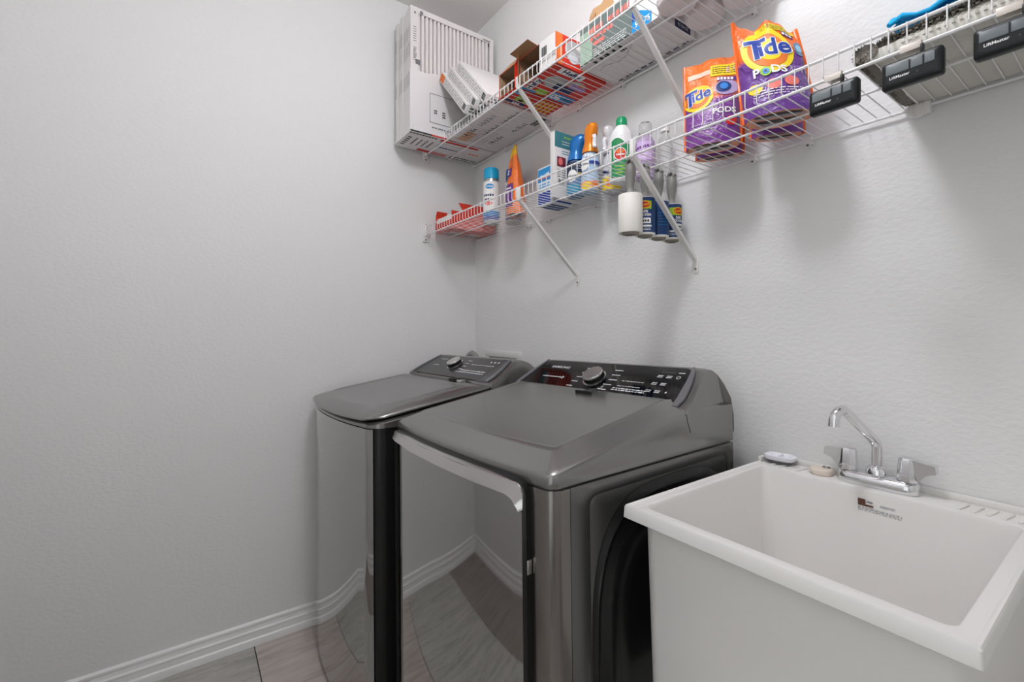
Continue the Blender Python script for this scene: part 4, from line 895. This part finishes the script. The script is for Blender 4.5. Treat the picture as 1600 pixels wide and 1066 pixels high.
# shag layer on top + rolled left border
g = G()
def shag_top(u, v):
    x = 1.742 + 0.64 * u; y = -0.272 + 0.262 * v; return (x, y, zt_(x, y) - 0.004 - 0.02 * max(0, 1 - u * 22))
g.grid(shag_top, 40, 16, shag); g.grid(lambda u, v: (shag_top(1 - u, v)[0], shag_top(1 - u, v)[1], shag_top(1 - u, v)[2] - 0.010), 40, 16, shag)
g.tube([(1.752 + 0.004 * sin(i), -0.274 + 0.258 * i / 12, T1 + 0.016) for i in range(13)], [(0.015, 0.018)] * 13, shag, 10, flat=(0, 0, 1))
rnd = random.Random(5)
def tuft(p, d, l, w_):
    p = Vector(p); d = (Vector(d) + Vector((rnd.uniform(-.5, .5), rnd.uniform(-.5, .5), rnd.uniform(-.5, .5)))).normalized(); a = d.orthogonal().normalized(); c = d.cross(a)
    g.add([p + a * w_, p - a * w_ * 0.5 + c * w_ * 0.9, p - a * w_ * 0.5 - c * w_ * 0.9, p + d * l], [(0, 1, 3), (1, 2, 3), (2, 0, 3)], shag)
for i in range(5200):
    u, v = rnd.random() ** 1.3, rnd.random() ** 1.2; tuft(shag_top(u, v), (0, -0.25, 1), 0.007, 0.0016)
for i in range(1500):
    u = rnd.random(); p = shag_top(u, 0.0); tuft((p[0], p[1], p[2] - rnd.random() * 0.010), (0, -1, 0.1), 0.005, 0.0015)
for i in range(1900):
    a = rnd.uniform(pi * 0.5, pi * 1.75); yy = -0.274 + 0.258 * rnd.random(); d = Vector((cos(a), 0, sin(a))); q = Vector((1.752, yy, T1 + 0.016)) + Vector((d.x * 0.017, 0, d.z * 0.013))
    if q.z - T1 > 0.004: tuft(q, (d.x, 0, max(d.z, 0.0)), 0.006, 0.0016)
g.build('pile', mt, kind='stuff')
bc = M('cloth_blue', '22B4F2', 0.85, bump=((300, 300, 300), 0.6, 0.002, 2))
g = G()
def cloth(u, v):
    x = 1.762 + 0.55 * u; y = -0.190 + 0.14 * v; return Vector((x, y, zt_(x, y) + 0.026 + 0.026 * sin(pi * (0.15 + 0.7 * v)) + 0.004 * sin(23 * u * 2 + 5 * v) + 0.003 * sin(61 * u + 9 * v) + 0.012 * sin(pi * min(1, u * 5) / 2) * v))
g.grid(cloth, 60, 14, bc); g.grid(lambda u, v: cloth(1 - u, v) - Vector((0, 0, 0.010 + 0.024 * sin(pi * v))), 60, 14, bc)
g.tube([cloth(i / 30, 0) for i in range(31)], [0.004 + 0.001 * sin(i * 2.1) for i in range(31)], bc, 8)
g.tube([cloth(0, i / 10) for i in range(11)], [0.0045] * 11, bc, 8)
tag(g.build('cleaning_cloth', base=(2.0, -0.07, T1 + 0.08), angle=80), 'bright blue cloth lying on top of the grey bath mat', 'cloth')

# ================================================================== UPPER SHELF THINGS
# --- six air filters standing against the left wall
def air_filter(x1, label, pleats):
    y0, y1, z0, z1 = -0.440, -0.022, T2 + 0.010, T2 + 0.538
    x0 = x1 - 0.0265; c = ((x0 + x1) / 2, (y0 + y1) / 2, z0)
    t = thing('air_filter', label, 'air filter', c, 'pleated air filters on the upper shelf')
    b = 0.022; g = G(); jz = random.uniform(-0.006, 0.004) if not pleats else 0.0; y0 += abs(jz) * 0.8; z1 += jz
    for (ya, yb, za, zb) in ((y0, y1, z1 - b, z1), (y0, y1, z0, z0 + b), (y0, y0 + b + 0.012, z0 + b, z1 - b), (y1 - b, y1, z0 + b, z1 - b)):
        g.box(x1 - 0.002, x1, ya, yb, za, zb, cardW)
    g.box(x0, x1 - 0.002, y0, y0 + 0.002, z0, z1, cardW); g.box(x0, x1 - 0.002, y1 - 0.002, y1, z0, z1, cardW); g.box(x0, x1 - 0.002, y0 + 0.002, y1 - 0.002, z1 - 0.002, z1, cardW); g.box(x0, x1 - 0.002, y0 + 0.002, y1 - 0.002, z0, z0 + 0.002, cardW)
    fr = g.build('card_frame', t)
    f = plane((x1, y0, z0), (0, 1, 0), (0, 0, 1), 0.0006); fs = plane((x0, y0, z0), (1, 0, 0), (0, 0, 1), 0.0006); g = G(); H_ = z1 - z0
    if pleats:
        g.text('16x20x1', 0.020, inkK, f, 0.019, H_ * 0.62, 0.01, rot=-pi / 2, sx=0.9)
        for i in range(7): g.rect(0.012, 0.026, H_ * 0.72 + i * 0.010, H_ * 0.72 + i * 0.010 + 0.003, inkG, f)
        g.text('x', 0.018, inkK, f, 0.020, H_ * 0.955, 0.03); g.disc(0.05, H_ - 0.016, 0.008, 0.008, inkG, f, 12, 2); g.dashes(0.36, 0.40, H_ - 0.020, H_ - 0.012, 1, inkG, f, 0.7, 2); g.rect(0.022, 0.044, H_ * 0.54, H_ * 0.58, inkG, f)
    rd = random.Random(int(x1 * 900))
    for zz in (0.42, 0.66, 0.80): g.dashes(0.004, 0.022, H_ * zz - 0.03, H_ * zz + 0.03, 8, inkG if rd.random() > 0.4 else M('ink_pale', 'B4B2B4', 0.6), fs, 0.35, int(zz * 100))
    g.build('frame_print', fr)
    g = G(); n = 19; sec = []; yA = y0 + b + 0.010; dy = (y1 - b - yA) / n
    for i in range(n):
        for t_, x_ in ((0.0, x0 + 0.003), (0.16, x1 - 0.006), (0.30, x1 - 0.0032), (0.55, x1 - 0.0032), (0.70, x1 - 0.006), (0.86, x0 + 0.003)):
            sec.append([(x_, yA + dy * (i + t_), z0 + b - 0.004), (x_, yA + dy * (i + t_), z1 - b + 0.004)])
    if pleats: g.loft(sec, M('filter_media', 'EAE4E2', 0.8), False, (False, False)); g.build('pleated_media', t, angle=5)
    else: G().box(x0 + 0.006, x1 - 0.006, y0 + 0.02, y1 - 0.02, z0 + 0.02, z1 - 0.02, M('filter_media', 'E6DEDC', 0.8)).build('pleated_media', t)
    return t
words = ('front', 'second', 'third', 'fourth', 'fifth', 'last')
for i in range(6):
    air_filter(0.206 - 0.0295 * i, ('white card framed air filter with open pleats, frontmost of the upright stack' if i == 0 else 'white card framed air filter, %s of the upright stack counted from the pleated front one' % words[i]), i == 0)
# carton tray wrapping the lower front and bottom of the stack
ct = thing('carton_tray', 'torn white carton tray with black and red stripes under the standing filters', 'carton', (0.12, -0.23, T2))
x1 = 0.2095; y0, y1 = -0.444, -0.020; z0 = T2 + 0.0005
g = G(); n = 22
def torn(u): return 0.262 + 0.010 * sin(7 * u) + 0.006 * sin(23 * u + 1) - 0.03 * max(0, u - 0.6)
g.grid(lambda u, v: (x1 + 0.002 * sin(5 * u) * v, y0 + (y1 - y0) * u, z0 + torn(u) * v), n, 8, M('tray_white', 'E4E0E0', 0.5)); g.grid(lambda u, v: (x1 - 0.0015 + 0.002 * sin(5 * (1 - u)) * v, y1 - (y1 - y0) * u, z0 + torn(1 - u) * v), n, 8, MATS['tray_white'])
g.box(0.022, x1, y0, y1, z0, z0 + 0.004, MATS['tray_white'], 0.001); g.build('tray', ct)
fb = plane((0, 0, z0), (1, 0, 0), (0, -1, 0), 0.0008)     # underside: u = x, v = -y
g = G()
for i in range(9): g.rect(0.196, 0.206, 0.43 - i * 0.0145, 0.43 - i * 0.0145 + 0.011, inkK, fb)
g.rect(0.186, 0.206, 0.10, 0.295, inkR, fb); g.rect(0.030, 0.055, 0.19, 0.34, inkR, fb); g.rect(0.030, 0.056, 0.03, 0.17, inkK, fb); g.word('FILTERS', 0.026, cardW, plane((0, 0, z0), (1, 0, 0), (0, -1, 0), 0.0012), 0.043, 0.10, 0.02, rot=pi / 2, sx=1.1)
g.word('20x20x1', 0.022, inkB, fb, 0.12, 0.22, 0.0, rot=pi / 2); g.dashes(0.08, 0.16, 0.30, 0.40, 4, inkG, fb, 0.3, 5); g.word('M13', 0.03, inkO, fb, 0.13, 0.09, 0.0, rot=pi / 2)
for i in range(5): g.rect(0.060 + i * 0.022, 0.070 + i * 0.022, 0.412, 0.430, inkK, fb)
ff = plane((x1 + 0.002, y0, z0), (0, 1, 0), (0, 0, 1), 0.0008)
for a in ((0.09, 0.20, 0.060, 0.062), (0.09, 0.20, 0.185, 0.187), (0.09, 0.092, 0.060, 0.187)): g.rect(a[0], a[1], a[2], a[3], inkG, ff)
g.dashes(0.11, 0.125, 0.10, 0.12, 2, inkK, ff, 0.6, 1); g.dashes(0.15, 0.165, 0.09, 0.12, 3, inkK, ff, 0.6, 2); g.dashes(0.10, 0.25, 0.035, 0.045, 1, inkG, ff, 0.5, 3); g.rect(0.001, 0.10, 0.002, 0.008, inkK, ff); g.rect(0.10, 0.22, 0.002, 0.008, inkR, ff)
g.build('tray_print', ct)
# --- flat filter boxes and three leaning ones
def filter_box(label, o, a, b, c, pr, seed):
    o, a, b, c = map(Vector, (o, a, b, c)); m = o + a / 2 + b / 2
    t = thing('filter_box', label, 'filter box', tuple(m), 'boxed filters lying on the upper shelf')
    g = G(); g.xbox(o, a, b, c, cardW, 0.001); g.build('box_body', t); g = G()
    an, bn, cn = a.normalized(), b.normalized(), c.normalized(); off = 0.0006
    fu = lambda u, v: o + an * u + bn * v - cn * off           # underside
    fe = lambda u, v: o + an * u + cn * v - bn * off           # edge facing the room
    fx = lambda u, v: o + a + bn * u + cn * v + an * off       # right end
    g.dashes(a.length * 0.05, a.length * 0.95, c.length * 0.15, c.length * 0.85, 3, M('ink_pale', 'B4B2B4', 0.6), fe, 0.45, seed)
    g.rect(a.length * 0.90, a.length * 0.985, c.length * 0.2, c.length * 0.8, inkG, fe)
    g.dashes(b.length * 0.06, b.length * 0.9, c.length * 0.2, c.length * 0.8, 2, inkG, fx, 0.5, seed + 1)
    if pr:
        for i, (u, v) in enumerate(((0.30, 0.16), (0.62, 0.16), (0.46, 0.42), (0.80, 0.42), (0.30, 0.70), (0.66, 0.74))):
            vs, fs = text_geo('14x20x1', 0.01); k = 0.034; g.add([fu(a.length * u + p[0] * k, b.length * v + 0 - p[1] * k) for p in vs], fs, inkK if i % 2 == 0 else inkG)
        g.dashes(a.length * 0.1, a.length * 0.45, b.length * 0.25, b.length * 0.6, 6, M('ink_pale', 'B4B2B4', 0.6), fu, 0.3, seed + 2)
        for u in (0.80, 0.86, 0.93): g.rect(a.length * u, a.length * u + 0.02, b.length * 0.80, b.length * 0.92, inkK, fu)
        g.rect(a.length * 0.06, a.length * 0.30, b.length * 0.1, b.length * 0.3, M('ink_tan', 'D9A47A', 0.6), fu)
    g.build('box_print', t); return t
filter_box('white filter box lying flat at the bottom beside the standing filters', (0.222, -0.268, T2 + 0.0005), (0.412, 0, 0), (0, 0.248, 0), (0, 0, 0.020), True, 3)
th = radians(-38); ax = Vector((cos(th), 0, sin(th)))
lab3 = ('white filter box leaning against the standing filters, lowest of three slanted ones', 'white filter box leaning in the slanted row, between two others', 'white filter box leaning on top of the slanted row')
th = radians(-46); ax = Vector((cos(th), 0, sin(th)))
for i in range(3):
    L3 = 0.318; nrm = Vector((-ax.z, 0, ax.x))
    o = Vector((0.2165 + 0.054 * i, -0.312 + 0.012 * i, T2 + 0.0225 + L3 * 0.7193 + 0.002 * i))
    t = filter_box(lab3[i], o, ax * L3, (0, 0.255, 0), nrm * 0.0385, False, 11 + i)
    if i == 0: g = G(); g.rect(0.005, 0.05, 0.004, 0.0345, inkO, lambda u, v, o=o: o + ax * u + nrm * v + Vector((0, -0.0011, 0))); g.build('orange_sticker', t)
# --- bin bag boxes
def printed_box(name, label, x0, x1, y0, y1, z0, z1, m, cat='box', group=None, open_front=None, r=0.0):
    t = thing(name, label, cat, ((x0 + x1) / 2, (y0 + y1) / 2, z0), group); g = G(); k = 0.0015
    if open_front is None: g.box(x0, x1, y0, y1, z0, z1, m, r)
    else:
        g.box(x0, x1, y0, y1, z0, z0 + k, m); g.box(x0, x1, y0, y1, z1 - k, z1, m); g.box(x0, x0 + k, y0, y1, z0 + k, z1 - k, m); g.box(x1 - k, x1, y0, y1, z0 + k, z1 - k, m); g.box(x0 + k, x1 - k, y1 - k, y1, z0 + k, z1 - k, m)
        i_ = 0.0004
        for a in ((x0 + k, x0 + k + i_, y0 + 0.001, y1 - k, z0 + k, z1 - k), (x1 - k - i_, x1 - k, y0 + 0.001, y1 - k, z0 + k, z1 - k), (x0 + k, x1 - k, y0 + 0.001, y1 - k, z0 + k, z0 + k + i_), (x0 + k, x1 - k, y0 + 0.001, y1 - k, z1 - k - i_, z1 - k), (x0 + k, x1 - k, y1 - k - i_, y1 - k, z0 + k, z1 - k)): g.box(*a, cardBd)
    g.build('box_body', t); return t
def under(x, y, z, off=0.0008): return plane((x, y, z), (1, 0, 0), (0, -1, 0), off)
zA = T2 + 0.0005
# box A, small, open brown flap at the front
t = printed_box('bin_bag_box', 'red bin bag box with raised brown flap, leftmost of the red boxes', 0.650, 0.748, -0.286, -0.060, zA, zA + 0.085, hefR, 'box', 'bin bag boxes', open_front=True)
f = under(0.699, -0.173, zA); f2 = under(0.699, -0.173, zA, 0.0012); g = G()
g.rect(-0.02, 0.02, 0.02, 0.07, inkLm, f); g.word('13', 0.03, inkK, f2, 0, 0.045, 0.02); g.rect(-0.045, -0.025, 0.01, 0.105, inkN, f); g.word('GAL', 0.018, inkW, f2, -0.035, 0.05, rot=pi / 2); g.rect(0.02, 0.045, 0.06, 0.10, inkC, f); g.dashes(-0.04, 0.04, -0.10, -0.02, 4, inkY, f, 0.5, 4); g.rect(-0.045, 0.045, 0.085, 0.105, M('ink_sky', '8AC0DC', 0.4), f) if False else None
g.build('box_print', t)
G().xbox((0.650, -0.286, zA + 0.085), (0.098, 0, 0), (0, 0.0015, 0.0004), (0.0, 0.05, 0.060), cardB).build('lid_flap', t)
G().xbox((0.748, -0.284, zA + 0.084), (0.0015, 0, 0), (0, 0.10, 0), (0.022, 0, 0.030), hefR).build('side_flap', t)
# box B, lying on its printed face, brown front torn open
t = printed_box('bin_bag_box', 'large red bin bag box lying down, its brown front end torn open', 0.757, 0.948, -0.272, -0.046, zA, zA + 0.098, hefR, 'box', 'bin bag boxes', open_front=True)
f = under(0.8525, -0.159, zA); f2 = under(0.8525, -0.159, zA, 0.0012); f3 = under(0.8525, -0.159, zA, 0.0016); g = G()
g.rect(-0.085, -0.008, 0.075, 0.103, inkW, f); g.text('Hefty', 0.032, inkN, f2, -0.046, 0.089, 0.03)
g.rect(0.055, 0.085, -0.03, 0.075, inkW, f); g.text('Hefty', 0.034, inkN, f2, 0.07, 0.022, 0.03, rot=-pi / 2)
silv = M('ink_silver', 'B6B4B4', 0.4)
g.disc(0.005, 0.035, 0.036, 0.045, silv, f, 24, 2); g.disc(0.03, -0.04, 0.022, 0.034, silv, f, 20, 2); g.disc(0.035, -0.055, 0.010, 0.012, inkO, f2, 14, 2)
g.rect(-0.03, 0.005, -0.055, 0.025, inkN, f2); g.rect(0.005, 0.03, -0.085, -0.02, M('ink_mauve', 'A884BC', 0.45), f3); g.rect(-0.09, -0.045, -0.105, -0.005, inkC, f); g.text('90', 0.042, inkW, f2, -0.068, -0.03, 0.03, rot=pi / 2); g.dashes(-0.086, -0.05, -0.10, -0.06, 4, inkN, f2, 0.5, 3); g.disc(-0.072, 0.035, 0.018, 0.026, inkLm, f, 20, 2); g.rect(-0.093, -0.08, 0.05, 0.110, inkC, f)
f = plane((0.948, -0.159, zA), (0, 1, 0), (0, 0, 1), 0.0006); f2 = plane((0.948, -0.159, zA), (0, 1, 0), (0, 0, 1), 0.0011)
g.rect(-0.112, -0.085, 0.001, 0.097, inkO, f); g.disc(-0.035, 0.055, 0.040, 0.036, silv, f, 24, 2); g.disc(-0.04, 0.035, 0.022, 0.018, M('ink_fog', 'D6D8DE', 0.4), f2, 20, 2); g.disc(-0.01, 0.075, 0.02, 0.012, inkW, f2, 16, 2); g.disc(0.01, 0.02, 0.012, 0.012, inkY, f2, 14, 2)
g.build('box_print', t)
g = G(); g.box(0.868, 0.9465, -0.2735, -0.272, zA + 0.002, zA + 0.097, cardW); ff_ = plane((0.868, -0.2735, zA), (1, 0, 0), (0, 0, 1), 0.0006)
for i in range(9): g.rect(0.012 + i * 0.0028, 0.0133 + i * 0.0028 + 0.0008 * (i % 3), 0.045, 0.075, inkK, ff_)
g.build('end_flap', t)
G().xbox((0.757, -0.2735, zA + 0.0965), (0.100, 0, 0), (0, 0.0005, 0.0015), (0, -0.040, 0.006), cardB).build('lid_flap', t)
G().xbox((0.757, -0.272, zA + 0.003), (0.0015, 0, 0), (0, 0, 0.09), (0.030, -0.030, 0), cardB).build('side_flap', t)
# box D storage bag carton
t = printed_box('storage_bag_box', 'long grey green storage bag box with coral lettering and blue corner on upper shelf', 0.966, 1.266, -0.185, -0.022, zA, zA + 0.120, cardW, 'box')
f = plane((1.116, -0.185, zA), (1, 0, 0), (0, 0, 1), 0.0006); f2 = plane((1.116, -0.185, zA), (1, 0, 0), (0, 0, 1), 0.0011); g = G()
g.rect(-0.149, -0.095, 0.001, 0.100, M('pale_green', '9DB8A6', 0.45), f); g.rect(-0.095, 0.060, 0.001, 0.119, M('slate_green', '6A7672', 0.45), f); g.rect(-0.149, -0.095, 0.100, 0.119, M('slate_green', '6A7672', 0.45), f)
g.poly([(0.060, 0.001), (0.128, 0.001), (0.128, 0.03), (0.060, 0.068)], inkC, f); g.poly([(0.062, 0.066), (0.092, 0.046), (0.062, 0.030)], inkB, f2); g.text('90', 0.024, inkW, f2, 0.083, 0.018, 0.02); g.text('75', 0.022, inkW, f2, 0.113, 0.016, 0.02)
g.word('FOOD STORAGE', 0.026, inkPk, f2, -0.015, 0.092, 0.02); g.word('freezer', 0.022, inkPk, f2, -0.055, 0.066, 0.02); g.rect(-0.09, -0.045, 0.040, 0.052, inkPk, f2); g.dashes(-0.09, 0.040, 0.006, 0.032, 4, inkW, f2, 0.32, 5); g.rect(-0.149, 0.05, 0.0012, 0.004, inkK, f2)
f = under(1.116, -0.1035, zA); f2 = under(1.116, -0.1035, zA, 0.0012)
g.word('6 3/4 x 8', 0.020, inkK, f, -0.045, 0.066, 0.01); g.word('BOX', 0.016, inkK, f, 0.0, 0.045, 0.02)
for i in range(9): g.rect(-0.125 + i * 0.03, -0.105 + i * 0.03, -0.079, -0.074, inkN, f)
g.tube([under(1.116, -0.1035, zA, 0.0006)(a, b) for a, b in ((-0.12, 0.02), (-0.09, 0.028), (-0.05, 0.01), (-0.02, 0.014), (0.03, 0.045))], 0.0005, inkG, 5)
fr_ = plane((1.266, -0.1035, zA), (0, 1, 0), (0, 0, 1), 0.0006); g.rect(-0.010, 0.062, 0.002, 0.024, inkN, fr_); g.text('95 BAGS', 0.013, cardW, plane((1.266, -0.1035, zA), (0, 1, 0), (0, 0, 1), 0.0011), 0.026, 0.013, 0.01)
g.build('box_print', t)
# torn brown paper bag on top of box D
pb = M('kraft_paper', 'C29A70', 0.8, bump=((60, 60, 60), 0.5, 0.004, 3)); zD = zA + 0.1205
def pbag(u, v, k):
    a = 2 * pi * u; r = 0.042 * (1 + 0.12 * sin(3 * a + 1) + 0.08 * sin(5 * a)) * (1 + 0.25 * v); return (1.03 + 1.6 * r * cos(a) * k, -0.105 + r * sin(a) * k, zD + 0.0005 + v * (0.055 + 0.018 * sin(4 * a + 1) + 0.010 * sin(9 * a)))
g = G(); g.grid(lambda u, v: pbag(u, v, 1), 40, 8, pb); g.grid(lambda u, v: pbag(1 - u, v, 0.96), 40, 8, pb); g.add([pbag(i / 40, 0, 1) for i in range(40)], [tuple(range(40))], pb)
tag(g.build('paper_bag', base=(1.03, -0.105, zD), angle=60), 'crumpled torn brown paper bag on top of the storage bag box', 'paper bag')
g = G(); g.tube([(0.972, -0.168, zD + 0.005), (0.985, -0.163, zD + 0.014), (1.0, -0.158, zD + 0.03), (1.012, -0.155, zD + 0.05)], [0.0045, 0.003, 0.0026, 0.002], M('twig_brown', '8E6A46', 0.8), 8)
tag(g.build('twig', base=(0.99, -0.16, zD)), 'thin brown twig poking out beside the paper bag', 'twig')
# tissue carton and paper rolls further right
t = printed_box('tissue_box', 'white tissue carton with grey side at the right end of the storage bag box', 1.186, 1.264, -0.182, -0.10, zD, zD + 0.10, M('tissue_white', 'F2F0F2', 0.5), 'box', r=0.002)
f = plane((1.264, -0.141, zD), (0, 1, 0), (0, 0, 1), 0.0006); g = G(); g.dashes(-0.034, 0.034, 0.06, 0.09, 4, inkG, f, 0.4, 5); g.build('box_print', t)
rollM = M('tissue_roll', 'EFE4E2', 0.85)
wrap = M('wrap_white', 'F1ECEC', 0.3)
def troll(x, y, r, h, label, front):
    t = thing('paper_roll', label, 'paper roll', (x, y, zA), 'wrapped paper rolls on the upper shelf'); a0 = look(x, y)
    g = G(); g.lathe([(r * 0.02, zA + 0.003), (r * 0.36, zA + 0.0025), (r * 0.42, zA + 0.0005), (r * 0.90, zA), (r, zA + 0.008), (r, zA + h - 0.006), (r * 0.93, zA + h), (r * 0.36, zA + h)], rollM, (x, y), 36); g.build('roll', t)
    if front:
        f = cylmap(x, y, r, a0, zA, 0.0012); g = G(); g.rect(-0.075, 0.08, 0.009, h - 0.008, wrap, f, 14, 1); f1 = cylmap(x, y, r, a0, zA, 0.0018); g.rect(-0.062, -0.005, 0.016, h - 0.01, inkC, f1, 6, 1); f2 = cylmap(x, y, r, a0, zA, 0.0022)
        g.disc(-0.028, 0.046, 0.022, 0.016, M('ink_sky', '8AC0DC', 0.4), f2, 18, 2); g.poly([(-0.058, 0.030), (-0.035, 0.019), (-0.012, 0.030), (-0.012, 0.025), (-0.035, 0.014), (-0.058, 0.025)][:0] or [(-0.058, 0.026), (-0.035, 0.018), (-0.012, 0.026), (-0.035, 0.021)], inkN, f2); g.disc(-0.016, 0.078, 0.010, 0.010, inkPk, f2, 14, 2); g.build('wrap_print', t)
    return t
troll(1.322, -0.182, 0.051, 0.115, 'white wrapped paper roll with blue print, at the right end of the storage bag box', True)
troll(1.330, -0.074, 0.050, 0.115, 'plain paper roll at the wall just right of the storage bag box', False)
troll(1.428, -0.180, 0.051, 0.115, 'plain paper roll in the front row, second from the storage bag box', False)
troll(1.436, -0.074, 0.050, 0.115, 'plain paper roll at the wall, second from the storage bag box', False)
